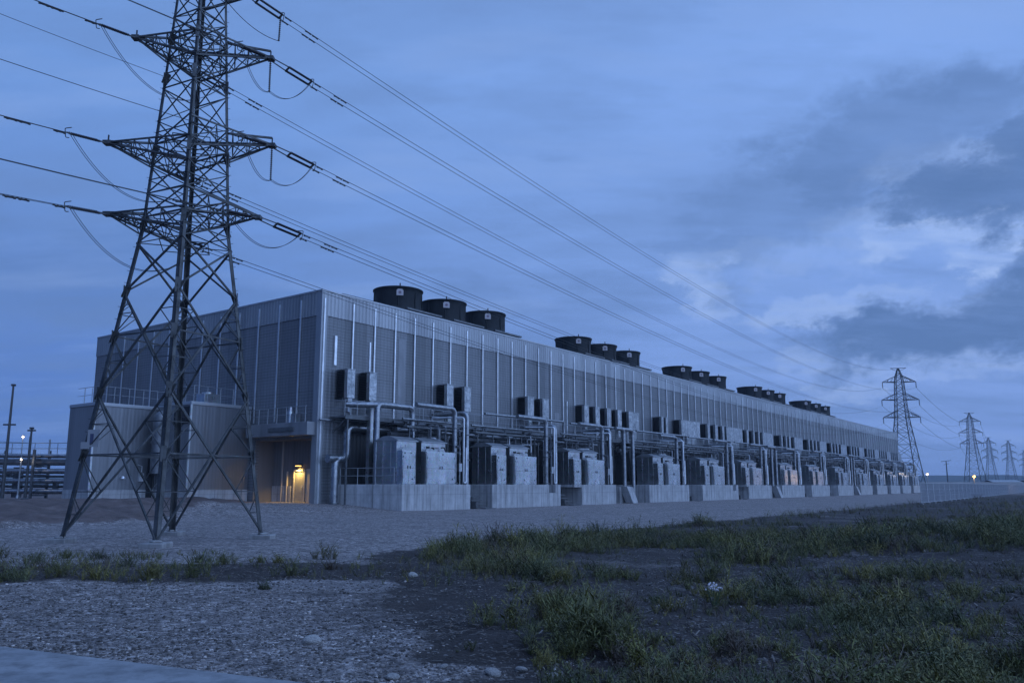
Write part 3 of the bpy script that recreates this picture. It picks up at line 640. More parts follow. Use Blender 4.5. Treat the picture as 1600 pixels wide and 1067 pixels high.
for s0, w_, z0, z1 in ((1.15, .2, 9.6, 11.6), (4.35, .12, 9.2, 11.6), (30.2, .14, 5.6, 9.6)): part(MB().box((s0, -.1, z0), (s0+w_, 0, z1)), 'vertical_duct', M['trim'])
for s0, w_, z0, z1 in ((7.3, .75, 6.2, 12.3), (25.9, 1.0, 5.8, 8.9), (28.2, .8, 5.8, 8.4), (19.0, .5, 6.2, 9.4)): part(MB().box((s0, -.015, z0), (s0+w_, 0, z1)), 'patch_panel', M['patch'])
# door recess, canopy and door at the near end
rc = MB(); rc.box((RS, RT0, 0), (RS+.2, RT1, RZ)); part(rc, 'recess_wall', M['recess'])
part(MB().box((.3, RT1, 0), (RS, RT1+.2, RZ)), 'recess_side_wall', M['recess']); part(MB().box((.45, RT0-.05, 0), (RS, RT0+.15, RZ)), 'recess_side_wall', M['recess'])
part(MB().box((.02, RT0+.1, RZ-.12), (RS, RT1, RZ)), 'recess_soffit', M['recess'])
part(MB().box((RS-.09, 4.35, .3), (RS, RT1-.02, 1.6)), 'concrete_kerb_wall', M['conc']); part(MB().box((RS-.09, RT0+.17, .3), (RS, 2.25, 1.6)), 'concrete_kerb_wall', M['conc'])
part(MB().box((RS-.13, 5.3, .3), (RS-.02, 5.36, RZ-.1)).box((RS-.13, 4.72, .3), (RS-.02, 4.78, 2.6)), 'wall_post', M['doorframe'])
D0, D1 = 2.95, 3.98
part(MB().box((RS-.16, D1+.16, .4), (RS-.02, RT1-.1, .5)).box((-.2, RT0+.2, .38), (RS-.02, D1+1.2, .5)), 'door_threshold', M['conc'])
do = part(MB().box((RS-.06, D0, .52), (RS-.01, D1, 2.6)), 'door', M['door'], bevel=.01)
fr = MB(); fr.box((RS-.11, D0-.1, .5), (RS, D0, 2.7)); fr.box((RS-.11, D1, .5), (RS, D1+.1, 2.7)); fr.box((RS-.11, D0, 2.6), (RS, D1, 2.7)); fr.build('door_frame', M['doorframe'], do)
hn = MB(); hn.tube([(RS-.1, D0+.12, 1.5), (RS-.1, D0+.27, 1.5)], .014, 6); hn.box((RS-.1, D0+.11, 1.43), (RS-.06, D0+.15, 1.62)); hn.build('door_handle', M['trim'], do)
sp_ = part(MB().box((RS-.05, D0-.62, .5), (RS-.01, D0-.16, 2.75)), 'door_side_panel', M['doorframe'])
lp = MB(); lp.box((RS-.36, 3.28, 2.98), (RS-.02, 3.66, 3.08)); lp.box((RS-.06, 3.3, 2.86), (RS-.02, 3.64, 2.98)); lo = part(lp, 'wall_lamp', M['frame'])
MB().box((RS-.33, 3.31, 2.93), (RS-.08, 3.63, 2.975)).build('lamp_lens', M['lamp_warm'], lo)
pl = bpy.data.lights.new('door_lamp', 'SPOT'); pl.energy = 420; pl.color = (1., .62, .16); pl.spot_size = R(138); pl.spot_blend = .6; pl.shadow_soft_size = .12
po = bpy.data.objects.new('door_lamp', pl); COL.objects.link(po); po.location = tuple(bw((RS-.24, 3.47, 2.9))); po.rotation_euler = (0, 0, 0)
cn = MB(); cn.box((-.75, .1, 4.86), (0, 6.55, 5.72)); part(cn, 'canopy', M['canopy'], bevel=.02)
part(MB().box((-.85, 1.4, 5.15), (-.76, 4.0, 5.42)), 'canopy_sign_tray', M['frame'])
rl = MB()
for t in np.arange(.4, 6.4, .97): rl.tube([(-.68, t, 5.72), (-.68, t, 6.75)], .025, 6)
rl.pipe([(-.68, .3, 6.75), (-.68, 6.1, 6.75), (-.68, 6.5, 5.75)], .028, .3, 6); rl.tube([(-.68, .3, 6.25), (-.68, 6.35, 6.25)], .022, 6)
part(rl, 'canopy_railing', M['rail'])
cu = MB(); cu.lathe([(0, 0), (.24, 0), (.24, .7), (.17, .85), (.17, 1.1), (0, 1.15)], (-.35, 2.35, 5.72), 12); cu.box((-.6, 1.6, 5.72), (-.1, 1.95, 6.3)); part(cu, 'canopy_fan_unit', M['casing'])
# low annexes against the end wall
def annex(label, s0, s1, t0, t1, zt, ranges):
    og = (s0, t0, 0); a = bthing('annex_building', label, 'building', og)
    MB().box((s0+.25, t0, 1.35), (s1, t0+.25, zt-.22)).build('front_wall', M['annex'], a, og)
    MB().box((s0, t0, 1.35), (s0+.25, t1, zt-.22)).build('side_wall', M['annex_side'], a, og)
    MB().box((s0-.03, t0-.03, .2), (s1, t0+.25, 1.35)).box((s0-.03, t0+.25, .2), (s0+.22, t1, 1.35)).build('base_wall', M['conc'], a, og)
    MB().box((s0-.06, t0-.06, zt-.22), (s1, t1, zt)).build('roof', M['coping'], a, og, bevel=.02)
    rl = MB(); zr = zt+1.1
    for z, r in ((zr, .018), (zt+.58, .014)): rl.tube([(s1-.15, t0+.35, z), (s0+.35, t0+.35, z), (s0+.35, t1-.2, z)], r, 6)
    for s in np.arange(s0+.35, s1-.1, 1.0): rl.tube([(s, t0+.35, zt), (s, t0+.35, zr)], .022, 6)
    for t in np.arange(t0+1.3, t1-.1, 1.0): rl.tube([(s0+.35, t, zt), (s0+.35, t, zr)], .022, 6)
    rl.build('roof_railing', M['rail'], a, og)
    cf = MB().box((s0-.09, t0-.09, 1.35), (s0+.03, t0+.03, zt-.22)); cf.build('corner_flashing', M['casing'], a, og)
    return a, og
A1, og1 = annex('low annex with sheeted walls at the left end of the hall', -8.97, -.06, 11.0, 14.4, 6.95, None)
MB().box((-5.2, 10.9, .4), (-4.8, 11., 3.6)).build('dark_doorway', M['black'], A1, og1)
jb = MB(); jb.box((-5.75, 10.86, 1.9), (-5.45, 11, 2.45)); jb.tube([(-5.6, 10.92, 2.45), (-5.6, 10.92, 2.9), (-5.9, 10.92, 3.0)], .03, 6); jb.build('junction_box', M['trim'], A1, og1)
dh = MB(); dh.lathe([(0, 0), (.1, 0), (.16, -.12), (.15, -.14), (0, -.06)], (-6.9, 10.8, 2.2), 10); dh.box((-6.95, 10.8, 2.18), (-6.85, 11, 2.24)); dh.build('wall_light', M['trim'], A1, og1)
A2, og2 = annex('taller annex beside the lit door with a dark duct opening in its side', -4.7, -.06, 7.0, 10.9, 7.12, None)
MB().box((-4.76, 7.15, 5.65), (-4.7, 8.9, 6.8)).build('duct_opening', M['black'], A2, og2)
dt = MB(); dt.pipe([(-4.72, 9.9, 6.2), (-5.15, 9.9, 6.2), (-5.15, 9.9, 2.4)], .42, .42, 16); dt.lathe([(.42, 0), (.5, 0), (.5, .12), (.42, .12)], (-5.15, 9.9, 4.4), 16); dt.build('round_duct', M['pipe_dark'], A2, og2)
au = MB(); au.box((-2.9, 8.4, 7.12), (-1.7, 9.4, 7.9)); au.lathe([(.42, 0), (.42, .12), (.36, .12)], (-2.3, 8.9, 7.9), 16); au.build('roof_fan_unit', M['casing'], A2, og2, bevel=.02)

# ------------------------------------------------------------------ roof cooling fans
fan_sets = [[11.2, 16.8, 22.5], [38.1, 43.7, 49.4], [64.3, 70.3, 76.5], [91.7, 97.7, 103.5], [118.5, 125., 131.4]]
def fan(s, t, label):
    og = (s, t, HGT-.4); f = bthing('cooling_fan', label, 'cooling fan', og, 'dark cooling fans on the hall roof')
    z = HGT-.4
    MB().box((s-2.7, t-2.1, z), (s+2.7, t+2.1, z+1.15)).build('fan_base', M['dark_fan'], f, og, bevel=.04)
    d = MB(); d.lathe([(2.0, 0), (1.9, .25), (1.87, .9), (1.92, 1.5), (1.98, 1.75), (2.04, 1.8), (2.04, 1.88), (1.94, 1.88), (1.85, 1.5), (1.8, .3), (1.8, 0)], (s, t, z+1.15), 48)
    for a in np.arange(0, 6.28, 6.2832/8):
        cx, cy = s+1.92*math.cos(a), t+1.92*math.sin(a)
        d.bar((cx, cy, z+1.25), (cx, cy, z+2.85), .07, .07)
    d.build('fan_stack', M['dark_fan'], f, og)
    b = MB(); b.box((s-1.2, t-2.25, z+1.08), (s+2.9, t-2.1, z+1.22)); b.box((s+2.71, t-2.1, z+.85), (s+2.95, t+2.0, z+1.05)); b.build('fan_walkway', M['frame'], f, og)
    dirn = Vector((-.66, -.75, 0)).normalized(); tn = Vector((-dirn.y, dirn.x, 0)); p0 = Vector((s, t, z+1.15+1.36))+dirn*1.94
    pb = MB(); pb.prism([p0+tn*x+Vector((0, 0, y)) for x, y in ((-.27, -.25), (.27, -.25), (.27, .16), (.16, .27), (-.16, .27), (-.27, .16))], dirn*.05)
    po_ = pb.build('badge_plate', M['badge'], f, og)
    pr = MB(); c_ = p0+dirn*.052
    pr.prism([c_+tn*(.14*math.cos(a)*(1 if k % 2 else .72))+Vector((0, 0, .14*math.sin(a)*(1 if k % 2 else .72))) for k, a in enumerate(np.arange(0, 6.28, 6.2832/12))], dirn*.02)
    pr.build('badge_emblem', M['badge_mark'], po_, og)
    hk = MB(); h0 = Vector((s, t, z+3.03))+dirn*1.98; hk.tube([h0, h0+Vector((0, 0, .22))], .05, 6); hk.build('lifting_lug', M['dark_fan'], f, og)
SETN = ['trio nearest the camera', 'second trio', 'third trio', 'fourth trio', 'farthest trio']
for i, l in enumerate(fan_sets):
    for j, s in enumerate(l): fan(s, 4.0, ['near', 'middle', 'far'][j]+' fan drum of the roof fan '+SETN[i])

# ------------------------------------------------------------------ equipment rows on plinths
PL = [(2.89, 9.76), (12.27, 21.45), (24.77, 30.76), (37.48, 46.81), (50.39, 61.2), (64.69, 73.3), (77.79, 87.9), (91.6, 101.43), (106.64, 116.55), (121.8, 131.0), (134.76, 143.85), (147.17, 156.46), (159.17, 168.47), (171.5, 180.2)]
CS = [3.1, 13.1, 23.9, 39.9, 51.7, 64.5, 79.7, 93.2, 108.2, 122.6, 136.2, 148.6, 160.6, 172.6]
PT, PZ = -4.95, 1.7
def enclosure(s0, s1, c0, c1, two, label, rs):
    og = (s0, -4.35, PZ); e = bthing('equipment_enclosure', label, 'equipment enclosure', og, 'galvanised equipment enclosures on the plinths')
    zt = 4.55
    ca = MB(); ca.box((s0, -4.2, PZ), (s1, -2.35, zt))
    for z in (2.75, 3.7): ca.box((s0-.015, -4.215, z), (s1+.015, -2.34, z+.05))
    for t in (-3.7, -3.0): ca.box((s0-.02, t, PZ), (s0, t+.05, zt))
    ca.build('casing', M['casing'], e, og, bevel=.012)
    rf = MB(); a, b = s0-.06, s1+.06; t0, t1, tm0, tm1 = -4.34, -2.25, -3.6, -3.0; zr = zt+.28
    rf.add([(a,t0,zt),(b,t0,zt),(b,t1,zt),(a,t1,zt),(a,tm0,zr),(b,tm0,zr),(b,tm1,zr),(a,tm1,zr),(a,t0,zt-.05),(b,t0,zt-.05),(b,t1,zt-.05),(a,t1,zt-.05)],
           [(4,5,6,7),(0,1,5,4),(2,3,7,6),(1,2,6,5),(3,0,4,7),(8,9,1,0),(9,10,2,1),(10,11,3,2),(11,8,0,3),(8,11,10,9)])
    rf.build('casing_roof', M['roofsheet'], e, og)
    zc = 3.88; tf = -4.72; tb = -4.203
    cb = MB(); cb.box((c0, tf, PZ), (c1, tb, zc))
    cab = cb.build('front_cabinet', M['cabinet'], e, og, bevel=.015)
    hatch = MB(); hw = min(.9, (c1-c0)*.85); hc = c0+hw/2+.05
    hatch.prism([(hc-hw*.5, tb, zc), (hc-hw*.42, tb, zc+.13), (hc-hw*.2, tb, zc+.22), (hc+hw*.2, tb, zc+.22), (hc+hw*.42, tb, zc+.13), (hc+hw*.5, tb, zc)], (0, -.36, -.02))
    hatch.build('top_hatch', M['roofsheet'], e, og)
    hb = MB(); hb.tube([(hc+.05, tb-.2, zc+.2), (hc+.05, tb-.2, zc+.38)], .02, 6); hb.pipe([(hc+.1, tb-.1, zc+.2), (hc+.3, tb-.25, zc+.2), (hc+.45, tb-.3, zc+.02)], .02, .1, 6); hb.build('hatch_cable', M['black'], e, og)
    nd = 2
    for k in range(nd):
        a = c0+.04+(c1-c0-.08)*k/nd; b = c0+.04+(c1-c0-.08)*(k+1)/nd; zz = (PZ+.05, zc-.05)
        dp = MB(); dp.box((a+.008, tf-.022, zz[0]), (b-.008, tf-.001, zz[1]))
        dr = dp.build('cabinet_door', M['cabinet'], e, og, bevel=.006)
        hd = MB(); x = (b-.12) if k == 0 else (a+.12); hd.box((x-.02, tf-.06, 2.72), (x+.02, tf-.022, 2.9))
        if rs.random() < .8: hd.box((a+.1, tf-.028, 3.6+.1*rs.random()), (a+.22, tf-.022, 3.76))
        if rs.random() < .5: hd.box((b-.3, tf-.028, 2.0), (b-.16, tf-.022, 2.1))
        for z in (2.1, 3.4): hd.box(((a+.01) if k == 0 else (b-.04), tf-.04, z), ((a+.04) if k == 0 else (b-.01), tf-.022, z+.14))
        hd.build('door_handle', M['frame'], dr, og)
    st_ = MB(); st_.box((c0, tf-.024, 2.745), (c1, tf-.012, 2.765)); st_.build('seam', M['frame'], e, og)
    if two:
        for v in (MB().box((s0+.5, -4.27, 4.02), (s0+.75, -4.21, 4.24)), MB().tube([(s0+1.1, -4.3, 4.1), (s0+1.1, -4.2, 4.1)], .1, 10), MB().pipe([(s0+1.7, -4.45, 4.18), (s0+2.0, -4.5, 4.2), (s0+2.1, -4.5, 3.95)], .045, .1, 8)):
            v.build('cable_gland', M['black'], e, og)
for i, ((L, Rr), c0) in enumerate(zip(PL, CS)):
    rs = random.Random(100+i); od = ORD[i]
    far = i > 7
    # plinth
    og = ((L+Rr)/2, PT, 0); b = MB(); notch = i in (1, 4)
    if notch:
        b.box((L, PT, -.3), (Rr-1.7, -.35, PZ)); b.box((Rr-1.7, PT, -.3), (Rr-.75, -.35, 1.05)); b.box((Rr-.75, PT, -.3), (Rr, -.35, PZ))
    elif i == 0: b.prism([(L, PT, -.3), (Rr, PT, -.3), (Rr, -.35, -.3), (1.5, -.35, -.3)], (0, 0, PZ+.3))
    else: b.box((L, PT, -.3), (Rr, -.35, PZ))
    p = b.build('concrete_plinth', M['conc'], None, og, bevel=.025); p.location = tuple(bw(og)); p.rotation_euler = (0, 0, RB)
    tag(p, f'{od} concrete plinth counted from the lit door along the hall', 'concrete plinth', 'concrete plinths along the hall')
    if c0-.25 < L-.3:
        MB().box((c0-.35, PT+.02, 1.5), (L-.003, -.4, PZ-.003)).build('overhanging_ledge', M['conc'], p, og)
    k = 1.0 if i < 3 else (1.12 if i > 3 else 1.0)
    enclosure(c0-.03, c0+1.82*k, c0, c0+1.2*k, False, f'narrow doored enclosure on the left of the {od} plinth from the lit door', rs)
    enclosure(c0+2.33*k, c0+4.75*k, c0+2.3*k, c0+5.2*k, True, f'wide doored enclosure on the right of the {od} plinth from the lit door', rs)
    # pipework at the right end of each plinth
    def pipe_thing(name, parts, label, cat='pipe'):
        org = parts[0][0][0]; org = (org[0], org[1], min(q[2] for q in parts[0][0]))
        o = MB()
        for pts, r, kw in parts: o.pipe(pts, r, **kw)
        ob = solo_b(o, name, M['pipe'], label, cat, org, 'large metal pipes among the enclosures'); return ob, org
    zt = 6.75+rs.random()*.3
    ob, og_ = pipe_thing('elbow_pipe', [([(Rr-4.6, -3.9, zt), (Rr-.55, -3.9, zt), (Rr-.55, -3.9, PZ-.6 if notch else PZ)], .18, dict(seam=1.15, bend=.5))], f'fat bent pipe dropping at the right end of the {od} plinth')
    fl = MB()
    for z in (PZ+.06, 3.9, 5.6): fl.lathe([(.18, 0), (.27, 0), (.27, .09), (.18, .09)], (Rr-.55, -3.9, z), 14)
    fl.tube([(Rr-.55, -3.9, 4.35), (Rr-.55, -4.25, 4.35)], .09, 10); fl.lathe([(0, 0), (.2, 0), (.2, .03), (0, .03)], (Rr-.55, -4.25, 4.33), 12)
    fl.build('pipe_flange', M['pipe_dark'], ob, og_)
    zt2 = 6.6+rs.random()*.25; x2 = Rr+.7
    ob, og_ = pipe_thing('riser_pipe', [([(x2, -.4, zt2), (x2, -4., zt2), (x2, -4., .75)], .165, dict(seam=1.3, bend=.45))], f'tall hooked pipe standing just right of the {od} plinth')
    fl = MB()
    for z in (1.2, 3.4, 5.2): fl.lathe([(.165, 0), (.25, 0), (.25, .08), (.165, .08)], (x2, -4., z), 12)
    fl.build('pipe_flange', M['pipe_dark'], ob, og_)
    if i in (2, 5, 8):
        for dx, lab in ((3.4, 'far left'), (5.2, 'far right')):
            pipe_thing('riser_pipe', [([(Rr+dx+(-2.4 if dx > 4 else -1.6), -4., zt2+.2), (Rr+dx, -4., zt2+.2), (Rr+dx, -4., .6)], .19, dict(seam=1.3, bend=.5))], f'extra tall pipe at the {lab} of the gap after the {od} plinth')
        bg = MB().box((Rr+1.3, -1.2, .3), (Rr+5.6, -.5, 5.6)); solo_b(bg, 'dark_intake_housing', M['black'], f'tall black intake housing in the gap after the {od} plinth', 'intake housing', (Rr+3.4, -1., .3))
        ch = MB(); ch.prism([(Rr+2.2, -4.9, 1.55), (Rr+3.4, -4.9, 1.5), (Rr+3.4, -5.4, .0), (Rr+2.4, -5.4, .0)], (.12, .9, .1)); ch.box((Rr+2.1, -4.2, -.2), (Rr+3.5, -3.2, 1.5))
        solo_b(ch, 'concrete_chute', M['conc'], f'sloping concrete block in the gap after the {od} plinth', 'concrete block', (Rr+2.8, -4.6, 0), bevel=.02)
    cd = MB(); xa = Rr-.3; cd.pipe([(xa-.8, -2.2, 6.45), (xa, -4.55, 6.4), (xa, -4.55, PZ+.12), (xa+.28, -4.55, PZ+.12), (xa+.28, -4.55, 4.3)], .065, .16, 8)
    solo_b(cd, 'conduit', M['trim'], f'thin bright U shaped conduit at the right edge of the {od} plinth', 'conduit', (xa, -4.55, PZ+.05))
    # header pipes behind the casings and over them
    og_ = ((L+Rr)/2, -1.8, 4.8); m = bthing('pipe_manifold', f'tangle of header pipes and valves behind the {od} pair of enclosures', 'pipework', og_, 'pipe manifolds behind the enclosures')
    x0, x1 = (L+.4 if i else 5.2), Rr+1.6
    for z, t, r, mm in ((5.45, -2.0, .16, 'pipe'), (5.95, -1.7, .11, 'pipe_dark'), (5.15, -1.35, .2, 'pipe_dark'), (6.15, -2.6, .08, 'pipe')):
        MB().pipe([(x0, t, z), (x1, t, z)], r, n=10, seam=1.6).build('header_pipe', M[mm], m, og_)
    nb = 8 if not far else 4
    for k2 in range(nb):
        x = Rr-3.5+k2*(4.6/nb)+rs.random()*.2; t = -2.1-rs.random()*1.6; r = .035+.075*rs.random()**1.5
        MB().pipe([(x, -1.6, 5.4+.5*rs.random()), (x, t, 5.3+.6*rs.random()), (x, t, PZ)], r, n=8).build('branch_pipe', M['pipe' if rs.random() < .6 else 'pipe_dark'], m, og_)
        if not far:
            vv = MB(); zv = 2.6+rs.random()*1.8; vv.lathe([(r, 0), (r*2.1, .02), (r*2.1, .1), (r*1.5, .16), (r*1.5, .34), (r*2.1, .4), (r*2.1, .48), (r, .5)], (x, t, zv), 10)
            vv.tube([(x, t, zv+.25), (x, t-.35, zv+.25)], .03, 6); vv.lathe([(0, 0), (.14, 0), (.14, .03), (0, .03)], (x, t-.36, zv+.24), 10)
            vv.build('valve', M['pipe_dark'], m, og_)
    for k2 in range(7 if not far else 3):
        x = x0+.5+(x1-x0-1)*rs.random(); vv = MB(); vv.lathe([(0, 0), (.13, 0), (.16, .1), (.16, .4), (.06, .48), (.06, .6), (.2, .62), (.2, .66), (0, .66)], (x, -1.8-rs.random()*.5, 5.4), 10); vv.build('valve', M['pipe_dark'], m, og_)
    sk = MB(); sx0, sx1 = (L+.6 if i else 4.6), Rr-.9
    sk.box((sx0, -1.75, PZ), (sx1, -.6, PZ+.35))
    x = sx0+.2
    while x < sx1-.8:
        w_ = .6+.5*rs.random(); h_ = 1.6+1.6*rs.random(); sk.box((x, -1.6, PZ+.35), (x+w_, -.7, PZ+.35+h_)); sk.lathe([(.3, 0), (.3, .5), (.12, .7), (.12, 1.0)], (x+w_/2, -1.15, PZ+.35+h_), 10); x += w_+.35+.4*rs.random()
    solo_b(sk, 'pump_skid', M['skid'], f'dark pump skid in the shade behind the {od} pair of enclosures', 'pump skid', ((sx0+sx1)/2, -1.2, PZ))
    tr = MB(); tr.box((x0, -3.05, 5.55), (x1, -2.75, 5.6)); tr.box((x0, -3.06, 5.55), (x1, -3.04, 5.68)); tr.box((x0, -2.76, 5.55), (x1, -2.74, 5.68))
    x = x0+.4
    while x < x1:
        tr.box((x-.04, -2.94, PZ if L < x < Rr else .4), (x+.04, -2.86, 5.55)); tr.bar((x, -2.9, 5.5), (x, -.2, 5.7), .06); x += 1.9
    for k2 in range(3): tr.tube([(x0, -2.98+.08*k2, 5.63), (x1, -2.98+.08*k2, 5.63)], .028, 6)
    tr.build('cable_tray', M['frame'], m, og_)
    if not far:
        lad = MB(); xl = Rr-2.4+.9*rs.random()
        for dx in (-.2, .2): lad.tube([(xl+dx, -1.75, PZ), (xl+dx, -1.75, 7.1)], .022, 5)
        for z in np.arange(PZ+.3, 6.1, .3): lad.tube([(xl-.2, -1.75, z), (xl+.2, -1.75, z)], .014, 5)
        lad.build('ladder', M['rail'], m, og_)
        jx = MB(); xj = Rr-.95; jx.box((xj, -4.7, PZ+.9), (xj+.3, -4.55, PZ+1.45)); jx.tube([(xj+.15, -4.62, PZ), (xj+.15, -4.62, PZ+.9)], .03, 6); jx.tube([(xj+.15, -4.62, PZ+1.45), (xj+.15, -4.62, PZ+2.6), (xj+.15, -3.4, PZ+2.9)], .02, 5)
        jx.build('control_box', M['casing'], m, og_)
    ves = MB(); xv = Rr-1.75; ves.lathe([(0, 0), (.3, 0), (.3, .08), (.26, .1), (.26, 1.9), (.22, 2.05), (.1, 2.15), (.1, 2.4), (0, 2.4)], (xv, -3.2, PZ), 16)
    for z in (.5, 1.3): ves.lathe([(.26, z), (.3, z), (.3, z+.06), (.26, z+.06)], (xv, -3.2, PZ), 16)
    ves.pipe([(xv, -3.2, PZ+2.3), (xv, -3.2, 4.9), (xv-.8, -2.2, 4.9)], .1, n=8)
    solo_b(ves, 'filter_vessel', M['pipe'], f'upright metal filter vessel beside the wide enclosure on the {od} plinth', 'vessel', (xv, -3.2, PZ))
    # thin over-rail pipe
    xs = L+4.2 if i else 3.15
    if i == 0:
        ob, og_ = pipe_thing('overhead_pipe', [([(3.2, -2.2, PZ), (3.2, -2.2, 7.0), (6.6, -2.2, 7.0), (6.6, -2.2, 5.2)], .21, dict(seam=1.2)), ([(1.6, -.9, 6.95), (3.2, -2.2, 6.95)], .2, {})], 'fat arched pipe above the first enclosure nearest the lit door')
        MB().lathe([(.2, 0), (.36, 0), (.36, .08), (.2, .08)], (3.2, -2.2, PZ), 14).build('pipe_flange', M['pipe_dark'], ob, og_)
        ob, og_ = pipe_thing('offset_pipe', [([(.95, -.75, .4), (.95, -.75, 3.35), (1.9, -.75, 3.35), (1.9, -.75, 5.45), (5.6, -.75, 5.45)], .27, dict(seam=.85, bend=.5)), ([(.3, -.75, 3.35), (1.0, -.75, 3.35)], .27, {})], 'stepped insulated pipe rising beside the hall corner near the door')
        MB().lathe([(.27, 0), (.37, 0), (.37, .1), (.27, .1)], (.95, -.75, .42), 14).build('pipe_flange', M['pipe_dark'], ob, og_)
        lp_ = MB(); lp_.tube([(-.2, -.4, 5.85), (2.6, -.4, 5.85), (9, -.4, 5.85)], .07, 8); solo_b(lp_, 'wall_pipe', M['pipe'], 'thin horizontal pipe poking out at the hall corner above the stepped pipe', 'pipe', (-.2, -.4, 5.8))
        col_ = MB(); col_.box((3.0, -1.75, PZ), (3.3, -1.45, 6.7)); solo_b(col_, 'support_column', M['casing'], 'flat steel column behind the fat arched pipe', 'column', (3.15, -1.6, PZ))
    else:
        pipe_thing('overhead_pipe', [([(L+2.2, -2.5, 7.15+.12*rs.random()), (Rr+4.4 if i not in (2, 5, 8) else Rr+7, -2.5, 7.25), (Rr+4.4 if i not in (2, 5, 8) else Rr+7, -2.5, 5.9)], .1, dict(seam=2.))], f'slim high pipe passing over the {od} pair of enclosures')
    # walkway
    og_ = ((L+Rr)/2, -.9, 6.1); wk = bthing('access_walkway', f'steel walkway with railing on the wall above the {od} plinth', 'walkway', og_, 'access walkways along the hall wall')
    w0, w1 = L-1.4, Rr+1.9
    if i == 0: w0 = .9
    MB().box((w0, -1.6, 6.0), (w1, -.14, 6.12)).build('deck', M['frame'], wk, og_)
    bm = MB(); bm.box((w0, -1.66, 5.92), (w1, -1.603, 6.2))
    x = w0+.3
    while x < w1: bm.bar((x, -1.5, 6.0), (x, -.14, 5.1), .07); bm.box((x-.05, -1.58, PZ if x > L and x < Rr else .4), (x+.05, -1.48, 6.0)) if int(x*10) % 3 == 0 else None; x += 2.0
    bm.build('deck_beam', M['frame'], wk, og_)
    rl = MB()
    for z, r in ((7.15, .026), (6.65, .02)): rl.tube([(w0, -.2, z), (w0, -1.58, z), (w1, -1.58, z), (w1, -.2, z)], r, 6)
    x = w0
    while x <= w1+.01: rl.tube([(x, -1.58, 6.1), (x, -1.58, 7.15)], .024, 6); x += (w1-w0)/max(1, round((w1-w0)/1.1))
    rl.build('railing', M['rail'], wk, og_)
    # low handrail on the plinth and stairs in the gap
    if i == 0:
        hr = MB()
        for z in (2.75, 2.25): hr.tube([(1.66, -.5, z), (2.8, -4.3, z)], .025, 6)
        for t in (-.5, -1.75, -3.0, -4.3): hr.tube([(1.51-.3*t, t, PZ), (1.51-.3*t, t, 2.75)], .025, 6)
        solo_b(hr, 'plinth_handrail', M['rail'], 'low handrail along the left side of the first plinth', 'handrail', (2.23, -2.4, PZ))
    if i < 13 and i not in (2, 5, 8):
        s_ = MB(); g0 = Rr+.75; g1_ = min(PL[i+1][0]-.05, Rr+2.0)
        for q_, (t, z) in enumerate(((-4.7, .1), (-4.4, .36), (-4.1, .62), (-3.8, .88))): s_.box((g0, t-.3, z-.05), (g1_, t, z))
        s_.box((g0-.05, -4.9, -.1), (g0, -3.6, .5)); s_.box((g0, -3.5, -.2), (g1_, -.4, .87))
        s_.box((g0+.2, -5.6, -.1), (g1_+.1, -5.1, .06))
        solo_b(s_, 'entry_steps', M['frame'], f'short steps in the gap right of the {od} plinth', 'steps', ((g0+g1_)/2, -4.8, 0))
